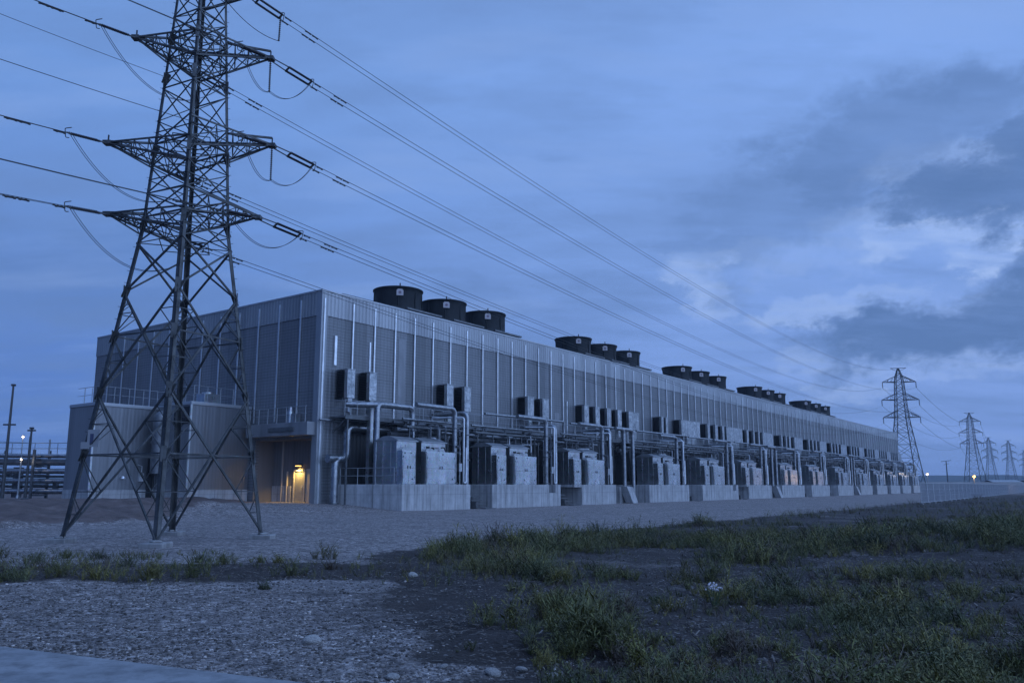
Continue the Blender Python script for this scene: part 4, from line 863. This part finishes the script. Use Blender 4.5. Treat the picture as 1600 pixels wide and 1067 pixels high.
# ------------------------------------------------------------------ lattice towers
T0 = np.array([-10.284, 24.308, 0.]); RA = .3235
DIR = np.array([math.cos(RA), math.sin(RA), 0]); NRM = np.array([-DIR[1], DIR[0], 0])
def dleg(z): return 2.7914+(1.284-2.7914)*z/9.64 if z < 9.64 else 1.284+(.6147-1.284)*(z-9.64)/(20-9.64)
def legp(k, z):
    a = RA+k*math.pi/2; d = dleg(z); return Vector((T0[0]+d*math.cos(a), T0[1]+d*math.sin(a), z))
tw = thing('transmission_tower', 'large steel lattice pylon standing in the gravel at left', 'pylon', T0)
TO = tuple(T0)
for k in range(4):
    m = MB(); a = RA+k*math.pi/2; c = Vector((math.cos(a), math.sin(a), 0)); f1 = Vector((math.cos(a+math.pi*.75), math.sin(a+math.pi*.75), 0)); f2 = Vector((math.cos(a-math.pi*.75), math.sin(a-math.pi*.75), 0))
    for za, zb, wd in ((.12, 4.3, .145), (4.3, 9.64, .13), (9.64, 14.5, .10), (14.5, 20., .08)): m.angle(legp(k, za), legp(k, zb), wd, .022, f1, f2)
    z = .5
    while z < 19:                          # step bolts and splice plates
        if z > 2.6: p = legp(k, z); m.tube([p, p+c*.07+Vector((0, 0, .01))], .007, 4)
        z += .38
    for z in (2.47, 4.28, 6.0, 7.41, 9.64, 12.0, 14.5, 15.9):
        p = legp(k, z); m.bar(p+f1*.015-Vector((0,0,.16)), p+f1*.18+Vector((0,0,.16)), .012, .22, up=f2); m.bar(p-Vector((0,0,.22)), p+Vector((0,0,.22)), .15 if z < 10 else .12, .03, up=c)
    m.build('tower_leg', M['tower'], tw, TO, smooth=False)
    b = MB(); p = legp(k, .12); b.box((p.x-.33, p.y-.33, -.35), (p.x+.33, p.y+.33, .13)); b.lathe([(0, 0), (.2, 0), (.16, .06), (0, .06)], (p.x, p.y, .13), 4)
    b.build('footing', M['conc_foot'], tw, TO, bevel=.03)
    n_ = (k+1) % 4
    f = MB(); fn = Vector(((math.cos(a+math.pi/4)), math.sin(a+math.pi/4), 0))
    lv = [0.15, 4.28, 7.41, 9.0]
    def mid(p, q, t): return p.lerp(q, t)
    for (z0, z1) in zip(lv[:-1], lv[1:]):
        A0, A1_, B0, B1 = legp(k, z0), legp(k, z1), legp(n_, z0), legp(n_, z1)
        f.bar(A0, B1, .052, .052); f.bar(B0, A1_, .052, .052)
        w0 = (A0-B0).length; w1 = (A1_-B1).length; tx = w0/(w0+w1); zx = z0+(z1-z0)*tx
        if z1 < 9:
            f.bar(legp(k, zx), legp(n_, zx), .042, .042)
            for S0, S1, E0, E1, kk in ((A0, A1_, B1, B0, k), (B0, B1, A1_, A0, n_)):
                for fr_, up_ in ((.5, False), (.5, True)):
                    # redundant members between leg and diagonal
                    if not up_: L0 = legp(kk, z0+(zx-z0)*.55); Dg = mid(S0, E0, tx*.55); L2 = legp(kk, zx); 
                    else: L0 = legp(kk, zx+(z1-zx)*.5); Dg = mid(S1, E1, (1-tx)*.5); L2 = legp(kk, zx)
                    f.bar(L0, Dg, .024, .024); f.bar(Dg, L2, .024, .024)
                    Lm = legp(kk, (L0.z+ (z0 if not up_ else z1))/2); f.bar(Lm, mid(S0 if not up_ else S1, Dg, .5), .018, .018); f.bar(mid(S0 if not up_ else S1, Dg, .5), L0, .018, .018)
    lv = [9.0, 9.84, 10.62, 11.5, 12.27, 13.05, 14.18, 15.2, 15.9, 16.7, 17.5, 18.4, 19.2, 20.]
    for j, (z0, z1) in enumerate(zip(lv[:-1], lv[1:])):
        A0, A1_, B0, B1 = legp(k, z0), legp(k, z1), legp(n_, z0), legp(n_, z1); w_ = .034 if z0 < 13 else .03
        f.bar(A0, B1, w_); f.bar(B0, A1_, w_)
        if j in (1, 2, 4, 6, 7, 8, 9, 11): f.bar(A0, B0, .045 if j in (1, 4, 8) else .034)
        if j % 2 == 0:
            f.bar(legp(k, (z0+z1)/2), A0.lerp(B1, .5), .028); f.bar(legp(n_, (z0+z1)/2), B0.lerp(A1_, .5), .028)
    f.build('face_bracing', M['tower'], tw, TO, smooth=False)
for z in (2.47, 9.0, 9.84, 11.9, 12.5, 15.2, 16.0):
    pb = MB(); P = [legp(k, z) for k in range(4)]; pb.bar(P[0], P[2], .025); pb.bar(P[1], P[3], .025)
    for k in range(4): pb.bar(P[k].lerp(P[(k+1) % 4], .5), P[(k+1) % 4].lerp(P[(k+2) % 4], .5), .024)
    pb.build('plan_bracing', M['tower'], tw, TO, smooth=False)
tips = {}
def arm(side, tipa, zt, zlo, zhi, name):
    k = 0 if side > 0 else 2; tip = Vector(T0+DIR*tipa)+Vector((0, 0, zt)); tips[name] = tip
    m = MB(); fl, bl = legp(3, zlo), legp(1, zlo); fh, bh = legp(3, zhi), legp(1, zhi); lo, hi = legp(k, zlo), legp(k, zhi)
    m.bar(fl, tip, .05); m.bar(bl, tip, .05); m.bar(bh, tip+Vector((0,0,.04)), .05, .065); m.bar(fh, tip+Vector((0,0,.04)), .04, .05); m.bar(lo, tip, .042)
    if name not in ('LL', 'RL'):
        top = tip+Vector((0, 0, .27)); m.bar(hi, top if side > 0 else tip+Vector((0,0,.06)), .06); m.bar(tip, top, .035)
    else: m.bar(hi, tip+Vector((0,0,.05)), .08)
    for q in (.3, .5, .68, .84):
        pts = [fl.lerp(tip, q), fh.lerp(tip, q), bh.lerp(tip, q), bl.lerp(tip, q)]
        q2 = max(0, q-.19); pr = [fl.lerp(tip, q2), fh.lerp(tip, q2), bh.lerp(tip, q2), bl.lerp(tip, q2)]
        for a, b in ((0, 1), (2, 3), (0, 3), (1, 2)): m.bar(pts[a], pts[b], .024)
        m.bar(pr[0], pts[1], .026); m.bar(pr[3], pts[2], .026); m.bar(pr[0], pts[3], .026)
    h2 = hi.lerp(tip, .5); m.bar(lo.lerp(tip, .45), h2, .03); m.bar(lo, hi.lerp(tip, .35), .03); m.bar(lo.lerp(tip, .75), h2, .03)
    m.box((tip.x-.12, tip.y-.12, tip.z-.05), (tip.x+.12, tip.y+.12, tip.z+.06))
    m.build('crossarm', M['tower'], tw, TO, smooth=False)
arm(1, 2.26, 15.8, 15.05, 16.1, 'RU'); arm(1, 2.45, 12.72, 11.95, 12.95, 'RM'); arm(1, 2.12, 10.2, 9.84, 10.6, 'RL')
arm(-1, -1.87, 15.77, 15.1, 15.95, 'LU'); arm(-1, -2.42, 12.12, 11.5, 12.3, 'LM'); arm(-1, -2.25, 9.83, 9.3, 9.95, 'LL')
tips['RT'] = Vector(T0+DIR*1.5)+Vector((0, 0, 17.95)); m = MB()
for k in (1, 3, 0): m.bar(legp(k, 17.6), tips['RT'], .07); m.bar(legp(k, 18.3), tips['RT'], .06)
m.build('crossarm', M['tower'], tw, TO, smooth=False)
sg = MB(); p = legp(2, 2.95); sg.box((p.x+.12, p.y-.14, 2.72), (p.x+.46, p.y-.115, 3.22)); so_ = sg.build('danger_plate', M['sign'], tw, TO)
sg = MB(); sg.box((p.x+.2, p.y-.117-.03, 2.80), (p.x+.30, p.y-.1421, 3.1)); sg.build('plate_marking', M['sign_ink'], so_, TO)
sg = MB().box((p.x-.05, p.y-.16, 2.66), (p.x+.2, p.y-.14, 2.86)); sg.build('number_plate', M['sign'], tw, TO)
# ------------------------------------------------------------------ insulators and conductors
def insulator(a, b, r=.046, pitch=.05):
    m = MB(); a, b = Vector(a), Vector(b); L = (b-a).length; n_ = max(4, int(L/pitch)); pts = []; rr = []
    for k in range(n_):
        for f_, q in ((0, .35), (.3, 1.), (.5, .95), (.55, .35)): pts.append(a.lerp(b, (k+f_)/n_)); rr.append(r*q)
    pts.append(b); rr.append(r*.35); return m.tube(pts, rr, 8)
FT = np.array([99.8, 205., 0.]); FD = np.array([.985, -.17, 0.])
def ftip(side, z): return Vector(FT+FD*side)+Vector((0, 0, z))
far_att = {'RT': ftip(0, 31.4), 'RU': ftip(4.3, 26.6), 'RM': ftip(4.5, 21.9), 'RL': ftip(4.4, 17.4), 'LU': ftip(-4.3, 26.6), 'LM': ftip(-4.5, 21.9), 'LL': ftip(-4.4, 17.4)}
NM = {'RT': 'highest right', 'RU': 'upper right', 'RM': 'middle right', 'RL': 'lower right', 'LU': 'upper left', 'LM': 'middle left', 'LL': 'lower left'}
def curve_pts(A, B, sag, n_, k0=0., k1=1.):
    return [A.lerp(B, k)-Vector((0, 0, 4*sag*k*(1-k))) for k in [k0+(k1-k0)*((j/n_)**1.6) for j in range(n_+1)]]
def span(A, B, sag, link, slen, code, fwd):
    L = (B-A).length; f = lambda k: A.lerp(B, k)-Vector((0, 0, 4*sag*k*(1-k)))
    k0, k1 = link/L, (link+slen)/L; sd = (B-A).cross(Vector((0, 0, 1))).normalized()
    word = 'running to the far pylons' if fwd else 'running off to the left'
    st_ = thing('insulator_string', f'double insulator string on the {NM[code]} arm of the near pylon, {"far" if fwd else "near"} side', 'insulator', f(k0), 0, 'insulator strings on the near pylon')
    og = tuple(f(k0)); upv = sd.cross((B-A).normalized())
    off_ = sd*.085+upv*.04
    for q in (1, -1): insulator(f(k0)+off_*q, f(k1)+off_*q).build('insulator_rod', M['insul'], st_, og)
    lk = MB(); lk.bar(A+off_*.6, f(k0)+off_, .03); lk.bar(A-off_*.6, f(k0)-off_, .03); lk.bar(f(k0)+off_*1.3, f(k0)-off_*1.3, .05); lk.bar(f(k1)+off_*1.3, f(k1)-off_*1.3, .05)
    e_ = f(k1+.08/L); lk.bar(f(k1)+off_, e_+off_, .03); lk.bar(f(k1)-off_, e_-off_, .03); lk.pipe([f(k1)+upv*.16-sd*.1, f(k1+.1/L)+upv*.16+sd*.1, f(k1+.1/L)-upv*.16, f(k1)-upv*.14], .014, .05, 5)
    lk.build('yoke', M['far_steel'], st_, og)
    cb = thing('conductor_pair', f'twin overhead wire from the {NM[code]} arm {word}', 'power line', f(k1), 0, 'overhead conductor pairs'); og2_ = tuple(f(k1)); n_ = 60 if fwd else 24
    for q in (1, -1):
        P = [p+off_*q for p in curve_pts(A, B, sag, n_, k1, 1.)]
        MB().tube(P, .0105 if fwd else .0095, 5).build('wire', M['wire'], cb, og2_)
    for dd in (.28, 1.25, 1.6):
        kk = k1+dd/L
        if kk >= 1: break
        for q in (1, -1):
            sp = MB(); c = f(kk)+off_*q; d_ = (f(kk+.02/L)-f(kk)).normalized(); sp.bar(c-d_*.12-Vector((0, 0, .035)), c+d_*.12-Vector((0, 0, .035)), .022); sp.bar(c, c-Vector((0, 0, .045)), .02)
            sp.tube([c-d_*.14-Vector((0,0,.035)), c-d_*.08-Vector((0,0,.035))], .024, 6); sp.tube([c+d_*.08-Vector((0,0,.035)), c+d_*.14-Vector((0,0,.035))], .024, 6)
            sp.build('vibration_damper', M['wire'], cb, og2_)
    return f(k1)
ends = {}
for code in ('RT', 'RU', 'RM', 'RL'): ends[code+'f'] = span(tips[code], far_att[code], 4.6 if code != 'RT' else 4.2, .75 if code != 'RT' else .3, 1.05, code, True)
for code in ('LU', 'LM', 'LL'): ends[code+'f'] = span(tips[code], far_att[code], 4.6, 2.5, .9, code, True)
BD = np.array([-math.sin(R(37)), -math.cos(R(37)), 0])
for code in ('LU', 'LM', 'LL', 'RU', 'RM', 'RL'):
    B = tips[code]+Vector(BD)*46+Vector((0, 0, .4)); ends[code+'b'] = span(tips[code], B, 1.1, .30, .85, code, False)
for code in ('RU', 'RM', 'RL', 'LU', 'LM', 'LL'):
    A, B = ends[code+'f'], ends[code+'b']; t = tips[code]
    if code in ('RU', 'RM'):
        bot = t+Vector((.02, -.03, -1.22)); h = insulator(t-Vector((0, 0, .08)), bot, .04, .07)
        solo(h, 'hanging_insulator', M['insul'], f'single insulator hanging straight down from the {NM[code]} arm tip', 'insulator', tuple(bot), 'hanging insulators on the near pylon')
        seq = [A]+[A.lerp(bot, k)-Vector((0, 0, .75*4*k*(1-k)*.55)) for k in np.linspace(.08, .95, 14)]+[bot]+[bot.lerp(B, k)-Vector((0, 0, .45*4*k*(1-k))) for k in np.linspace(.06, 1, 14)]
    else:
        seq = [A.lerp(B, k)-Vector((0, 0, (1.35 if code[0] == 'L' else .8)*4*k*(1-k))) for k in np.linspace(0, 1, 26)]
    j = MB(); j.tube(seq, .009, 5); j.tube([p+Vector((.04, .03, .03)) for p in seq], .009, 5)
    solo(j, 'jumper_cable', M['wire'], f'slack jumper loop under the {NM[code]} arm of the near pylon', 'jumper cable', tuple(seq[12]), 'jumper loops on the near pylon')
t = ends['RTf']; h = insulator(t, t+Vector((-.02, 0, -.95)), .04, .07)
solo(h, 'hanging_insulator', M['insul'], 'single insulator hanging at the end of the topmost string', 'insulator', tuple(t+Vector((0, 0, -.95))), 'hanging insulators on the near pylon')
P_ = [t+Vector((0, 0, -.95)), *[(t+Vector((0, 0, -.95))).lerp(legp(0, 17.6), k)-Vector((0, 0, .9*k*(1-k))) for k in np.linspace(.1, 1, 10)]]
solo(MB().tube(P_, .012, 5), 'jumper_cable', M['wire'], 'thin jumper from the topmost hanging insulator back to the pylon', 'jumper cable', tuple(P_[5]), 'jumper loops on the near pylon')
ew = curve_pts(legp(2, 14.6)+Vector(BD)*23+Vector((0, 0, .25)), legp(2, 14.6), .4, 16)
solo(MB().tube(ew, .008, 5), 'thin_wire', M['wire'], 'thin single wire crossing the sky at far left', 'wire', tuple(ew[8]))
# ------------------------------------------------------------------ far pylons
def far_tower(loc, scale, rz, label, proto=[]):
    H = 31.6
    if not proto:
        def hw(z): return np.interp(z, [0, 15.5, 19, 29, H], [3.6, 1.75, 1.35, .85, .12])
        def c4(z): h = hw(z); return [Vector((sx*h, sy*h, z)) for sx, sy in ((-1, -1), (1, -1), (1, 1), (-1, 1))]
        lg = MB(); br = MB(); lv = [0, 4.6, 8.6, 12, 15, 17, 18.9, 20.6, 22., 23.5, 25, 26.5, 28, 29.2, 30.4, H]
        for z0, z1 in zip(lv[:-1], lv[1:]):
            a, b = c4(z0), c4(z1)
            for k in range(4):
                lg.bar(a[k], b[k], .19 if z0 < 19 else .15); q = (k+1) % 4
                br.bar(a[k], b[q], .08); br.bar(a[q], b[k], .08); br.bar(b[k], b[q], .07)
        arms = []; ins = []
        for z, h in ((18.9, 4.45), (23.4, 4.5), (28., 4.05)):
            for sd_ in (-1, 1):
                m = MB(); tip = Vector((sd_*h, 0, z)); w_ = hw(z); hi = z+1.6
                for sy in (-1, 1):
                    m.bar((sd_*w_, sy*w_, z), tip, .17); m.bar((sd_*hw(hi), sy*hw(hi), hi), tip, .15)
                    for q in (.35, .65): m.bar(Vector((sd_*w_, sy*w_, z)).lerp(tip, q), Vector((sd_*hw(hi), sy*hw(hi), hi)).lerp(tip, q-.12), .08)
                arms.append(m); ins.append(insulator(tip, tip+Vector((0, 0, -1.5)), .16, .2))
        pk = MB(); pk.bar((-1.9, 0, H), (1.9, 0, H), .14); pk.bar((-1.9, 0, H), (0, 0, H-.9), .08); pk.bar((1.9, 0, H), (0, 0, H-.9), .08)
        proto.append([('tower_legs', lg.mesh('tower_legs', M['far_steel'], smooth=False)), ('bracing', br.mesh('bracing', M['far_steel'], smooth=False)), ('earth_wire_arm', pk.mesh('earth_wire_arm', M['far_steel'], smooth=False))]
            +[('crossarm', m.mesh('crossarm', M['far_steel'], smooth=False)) for m in arms]+[('insulator', m.mesh('insulator', M['insul'])) for m in ins])
    t = thing('transmission_tower', label, 'pylon', loc, rz, 'pylons receding at right'); t.scale = (scale,)*3
    for nm, me_ in proto[0]:
        o = bpy.data.objects.new(nm, me_); COL.objects.link(o); o.parent = t
    return t
def at(px, Y): return ((px-800)/FPX*Y*1.0)
ftl = [((99.8, 205., 0), 1., -.17, 'nearest far pylon, rising behind the far end of the hall'), ((190.2, 333., 0), 1., -.2, 'second far pylon, standing right of the amber yard lamp'), ((299., 505., 0), 1., -.25, 'third far pylon, smaller and right behind the second'), ((339., 550., 0), 1.02, -.3, 'fourth far pylon with a dark clump at its base'), ((438., 690., 0), 1., -.3, 'farthest pylon, cut by the right edge of the picture')]
for loc, sc, rz, lab in ftl: far_tower(loc, sc, rz, lab)
for sdn, sx in (('left', -1), ('right', 1)):
    for z, h, zn in ((17.4, 4.45, 'lower'), (21.9, 4.5, 'middle'), (26.5, 4.05, 'upper')):
        A = Vector((99.8, 205, z))+Vector(FD)*h*sx; B = Vector((190.2, 333, z))+Vector((math.cos(.2), -math.sin(.2), 0))*h*sx
        solo(MB().tube(curve_pts(A, B, 3.5, 30), .035, 5), 'power_line', M['wire'], f'distant wire from the {zn} {sdn} arm of the nearest far pylon to the second', 'power line', tuple(A), 'distant wires between far pylons')
        A2_ = B; B2 = Vector((299, 505, z))+Vector((math.cos(.25), -math.sin(.25), 0))*h*sx
        solo(MB().tube(curve_pts(A2_, B2, 4.5, 24), .04, 5), 'power_line', M['wire'], f'distant wire from the {zn} {sdn} arm of the second far pylon to the third', 'power line', tuple(A2_), 'distant wires between far pylons')
bsh = MB(); v, f = ico()
for k in range(26): bsh.add(v*np.array([2.2, 1.6, 1.3])*(.6+.6*random.random())+np.array([339+random.uniform(-6, 6), 546+random.uniform(-2, 2), .9+.9*random.random()]), [tuple(int(i) for i in t) for t in f])
solo(bsh, 'hedge', M['hill'], 'dark scrub at the base of the fourth far pylon', 'scrub', (339, 546, 0), smooth=False)
# ------------------------------------------------------------------ wire fence, yard lamps and things beyond
P0, P1 = Vector((35.8, 71.2, 0)), Vector((121., 191., 0)); dv = (P1-P0).normalized(); LF = (P1-P0).length; pn = 3.6; rzf = math.atan2(dv.y, dv.x)
pm_ = MB()
for x in (.03, pn-.05): pm_.tube([(x, 0, .05), (x, 0, 1.92)], .028, 6)
for z in (.16, 1.88): pm_.tube([(.03, 0, z), (pn-.05, 0, z)], .02, 5)
for z in (.7, 1.3): pm_.tube([(.03, 0, z), (pn-.05, 0, z)], .008, 4)
panel = pm_.mesh('panel_frame', M['fence'])
wm = MB()
for x in np.arange(.15, pn-.1, .24): wm.bar((x, 0, .16), (x, 0, 1.88), .022)
wires = wm.mesh('wire_mesh', M['fence'], smooth=False)
footm = MB().box((-.35, -.14, -.02), (.35, .14, .13)).mesh('foot_block', M['conc_foot'])
nf = int(LF/pn)
for k in range(nf):
    p = P0+dv*(k*pn); lab = 'wire fence panel nearest the camera, where the fence begins' if k == 0 else ('last wire fence panel at the far end of the fence' if k == nf-1 else 'wire mesh fence panel in the long fence run at right')
    t = thing('fence_panel', lab, 'fence panel', (p.x, p.y, g1(p.x, p.y)), rzf, 'wire fence panels at right')
    for nm, me_ in (('panel_frame', panel), ('wire_mesh', wires), ('foot_block', footm)):
        o = bpy.data.objects.new(nm, me_); COL.objects.link(o); o.parent = t
def yard_lamp(x, y, h, label, m, power, col, r=.28, arm_=0.):
    og = (x, y, g1(x, y)); z0 = og[2]; l = thing('yard_lamp', label, 'yard lamp', og, 0, 'lit yard lamps')
    p = MB(); p.tube([(x, y, z0), (x, y, z0+h-.15)], [.11, .07], 8); p.lathe([(0, 0), (.2, 0), (.2, .1), (.1, .3), (0, .3)], (x, y, z0), 8); p.build('lamp_post', M['rail'], l, og)
    MB().lathe([(0, 0), (r*.7, 0), (r*1.1, .08), (r*.5, .22), (0, .24)], (x, y, z0+h+r*.5), 10).build('lamp_hood', M['rail'], l, og)
    MB().lathe([(0, -r*.6), (r*.7, -r*.4), (r, 0), (r*.7, r*.4), (0, r*.5)], (x, y, z0+h), 12).build('lamp_globe', m, l, og)
    q = bpy.data.lights.new('yard_lamp_light', 'POINT'); q.energy = power; q.color = col; q.shadow_soft_size = r*1.2
    o = bpy.data.objects.new('yard_lamp_light', q); COL.objects.link(o); o.location = (0, -r*1.6, h); o.parent = l
yard_lamp(97.4, 190., 4.3, 'pale lit yard lamp just right of the hall end', M['lamp_white'], 60, (1., .84, .66), .3)
yard_lamp(85.5, 150., 3.3, 'amber lit yard lamp behind the wire fence', M['lamp_warm'], 200, (1., .62, .25), .26)
yard_lamp(-66.9, 110., 8.2, 'tall white lit lamp above the pipe rack at far left', M['lamp_white'], 30, (1., .9, .8), .17)
yard_lamp(-44.6, 73.4, 3.45, 'low lit lamp in front of the left pipe rack', M['lamp_white'], 14, (1., .88, .72), .1)
wl = MB(); wl.box((112, 240, -.4), (182, 241, 2.75)); solo(wl, 'boundary_wall', M['farwall'], 'long low pale wall beyond the wire fence', 'wall', (146, 240, 0))
rd = MB(); rd.box((84, 188, .0), (240, 198, .06)); tag(rd.build('far_road', M['slab']), 'pale paved strip beyond the wire fence', 'road', kind='structure')
for k, (x, y, wd, hh, lab) in enumerate(((160, 262, 9, 3.4, 'low shed behind the far wall left of the second far pylon'), (196, 300, 10, 3.6, 'low shed under the second far pylon'), (222, 300, 14, 3.1, 'wide low shed right of the second far pylon'), (258, 330, 12, 3.2, 'low shed near the right edge of the far yard'))):
    s = thing('storage_shed', lab, 'shed', (x, y, 0), 0, 'low sheds beyond the fence')
    MB().box((-wd/2, 0, 0), (wd/2, 6, hh-.6)).build('wall', M['shed'], s); MB().prism([(-wd/2-.2, -.2, hh-.6), (wd/2+.2, -.2, hh-.6), (wd/2+.2, 3, hh), (-wd/2-.2, 3, hh)], (0, 0, .12)).prism([(-wd/2-.2, 6.2, hh-.6), (wd/2+.2, 6.2, hh-.6), (wd/2+.2, 3, hh), (-wd/2-.2, 3, hh)][::-1], (0, 0, .12)).build('roof', M['roofsheet'], s)
    MB().box((-.5, -.08, .2), (.5, -.01, 2.1)).build('door', M['door'], s)
for k, (x, y, h) in enumerate(((176, 290, 2.6), (183, 288, 2.2), (189, 292, 1.8), (203, 296, 2.4), (208, 292, 1.6), (214, 300, 1.5), (226, 294, 1.7), (262, 322, 3.0), (268, 325, 2.2), (250, 318, 1.4))):
    lab = ['brightest small far light left of the second far pylon foot', 'far light between the two feet of the second far pylon, leftmost', 'far light at the middle under the second far pylon', 'far light at the right foot of the second far pylon', 'faint far light right of the second pylon foot', 'dim low far light between second and third far pylons', 'far light under the third far pylon', 'far light near the right edge, higher one', 'far light near the right edge, lower one', 'dim far light left of the right edge pair'][k]
    og = (x, y, 0); l = thing('street_lamp', lab, 'street lamp', og, 0, 'tiny far lights')
    MB().tube([(x, y, 0), (x, y, h)], .08, 6).build('lamp_post', M['far_steel'], l, og)
    MB().lathe([(0, -.15), (.24, 0), (.2, .2), (0, .28)], (x, y, h), 8).build('lamp_globe', M['lamp_far'], l, og)
ms = MB(); ms.tube([(177.3, 330, 0), (177.3, 330, 11.6)], [.3, .18], 6); ms.bar((175.2, 330, 11.4), (179.4, 330, 11.9), .2); ms.bar((176.2, 330, 10.2), (178.4, 330, 10.6), .15)
solo(ms, 'lattice_mast', M['far_steel'], 'small thin mast with a tilted top bar between the far lamps', 'mast', (177.3, 330, 0))
# wooded hills on the horizon
xs = np.linspace(-4200, 4600, 420); b_ = MB(); vs = []
for row, (yy, hs) in enumerate(((1500, 0), (1560, 1), (1900, .55), (2300, 0))):
    for x in xs: vs.append((x, yy+40*math.sin(x*.004), (21.5+5*(fbm(np.array([x*.0016]), np.array([2.])).item()-.5)+2.4*(vnoise(np.array([x*.03]), np.array([1.])).item()-.5))*hs-(2 if hs == 0 else 0)))
n_ = len(xs); fs = [(r*n_+i, r*n_+i+1, (r+1)*n_+i+1, (r+1)*n_+i) for r in range(3) for i in range(n_-1)]
b_.add(vs, fs); tag(b_.build('hills', M['hill']), 'low wooded ridge along the horizon', 'hills', kind='structure')
# left background: pipe rack, poles
og = (-50., 75., .5); rk = thing('pipe_rack', 'rack of horizontal pipes beyond the annex at far left', 'pipe rack', og)
for z, r, t, mm in ((1.05, .24, 74.9, 'pipe'), (2.0, .24, 75.2, 'pipe'), (2.9, .26, 75., 'pipe'), (3.72, .3, 75.3, 'pipe_dark'), (4.3, .2, 75., 'pipe'), (2.45, .12, 76.2, 'pipe_dark'), (1.5, .12, 76.4, 'pipe_dark'), (4.0, .1, 76.4, 'pipe_dark')):
    MB().pipe([(-66, t-.4, z+.15), (-30, t+.5, z-.02)], r, n=10, seam=2.4).build('rack_pipe', M[mm], rk, og)
fr = MB()
for x in np.arange(-65, -30, 4.2):
    for y in (74.3, 76.8): fr.bar((x, y, .3), (x, y, 4.9), .2)
    for z in (.75, 1.7, 2.6, 3.4, 4.05): fr.bar((x, 74.3, z), (x, 76.8, z), .14)
fr.build('rack_frame', M['frame'], rk, og)
rl = MB()
for z in (5.0, 5.5): rl.tube([(-66, 74.3, z), (-30, 74.3, z)], .03, 5)
for x in np.arange(-65, -30, 2.1): rl.tube([(x, 74.3, 4.5), (x, 74.3, 5.5)], .03, 5)
for x, h in ((-45.3, 6.2), (-43.4, 5.9), (-41.0, 7.4), (-40.4, 6.6)): rl.tube([(x, 75.6, 4.4), (x, 75.6, h)], .08, 6)
rl.build('rack_railing', M['rail'], rk, og)
cl = MB()
for k in range(22):
    x = -64+k*1.55+random.random(); cl.box((x, 76, .5+random.random()*3), (x+.2+random.random()*.5, 76.5, 1.+random.random()*3.6))
cl.build('rack_equipment', M['pipe_dark'], rk, og)
def pole(x, y, h, bars, label):
    z = g1(x, y); m = MB(); m.tube([(x, y, z), (x, y, z+h)], [.13, .07], 8); m.lathe([(0, 0), (.3, 0), (.3, .15), (.13, .2)], (x, y, z), 8); m.box((x-.12, y-.12, z+h), (x+.12, y+.12, z+h+.15))
    for zz, w_ in bars: m.bar((x-w_, y, z+zz), (x+w_, y, z+zz), .12)
    solo(m, 'steel_pole', M['far_steel'], label, 'pole', (x, y, z))
pole(-37.6, 60., 8.5, ((5.6, .45),), 'tall thin steel pole with one short crossbar at far left'); pole(-37.1, 62., 5.4, ((5.3, .3),), 'shorter steel pole with a small top bar beside the left pipe rack')
lw = MB()
for z, dz in ((6.4, -.5), (5.2, -.5)): lw.tube(curve_pts(Vector((-75, 100, z+2)), Vector((-42, 80, z+dz)), .6, 12), .02, 4)
solo(lw, 'service_wire', M['wire'], 'two faint service wires above the left pipe rack', 'wire', (-60, 90, 6))

# ------------------------------------------------------------------ evening haze
hz = MB().box((-5200, -60, -3), (5600, 2600, 60)); hm = bpy.data.materials.new('evening_haze'); hm.use_nodes = True; nt = hm.node_tree; nt.nodes.clear()
ho = nt.nodes.new('ShaderNodeOutputMaterial'); pv = nt.nodes.new('ShaderNodeVolumePrincipled'); pv.inputs['Color'].default_value = (.72, .84, 1., 1); pv.inputs['Density'].default_value = .00032; pv.inputs['Anisotropy'].default_value = 0.
nt.links.new(pv.outputs[0], ho.inputs['Volume'])
tag(hz.build('haze', hm), 'thin blue evening haze over the yard and the far ridge', 'haze', kind='stuff')
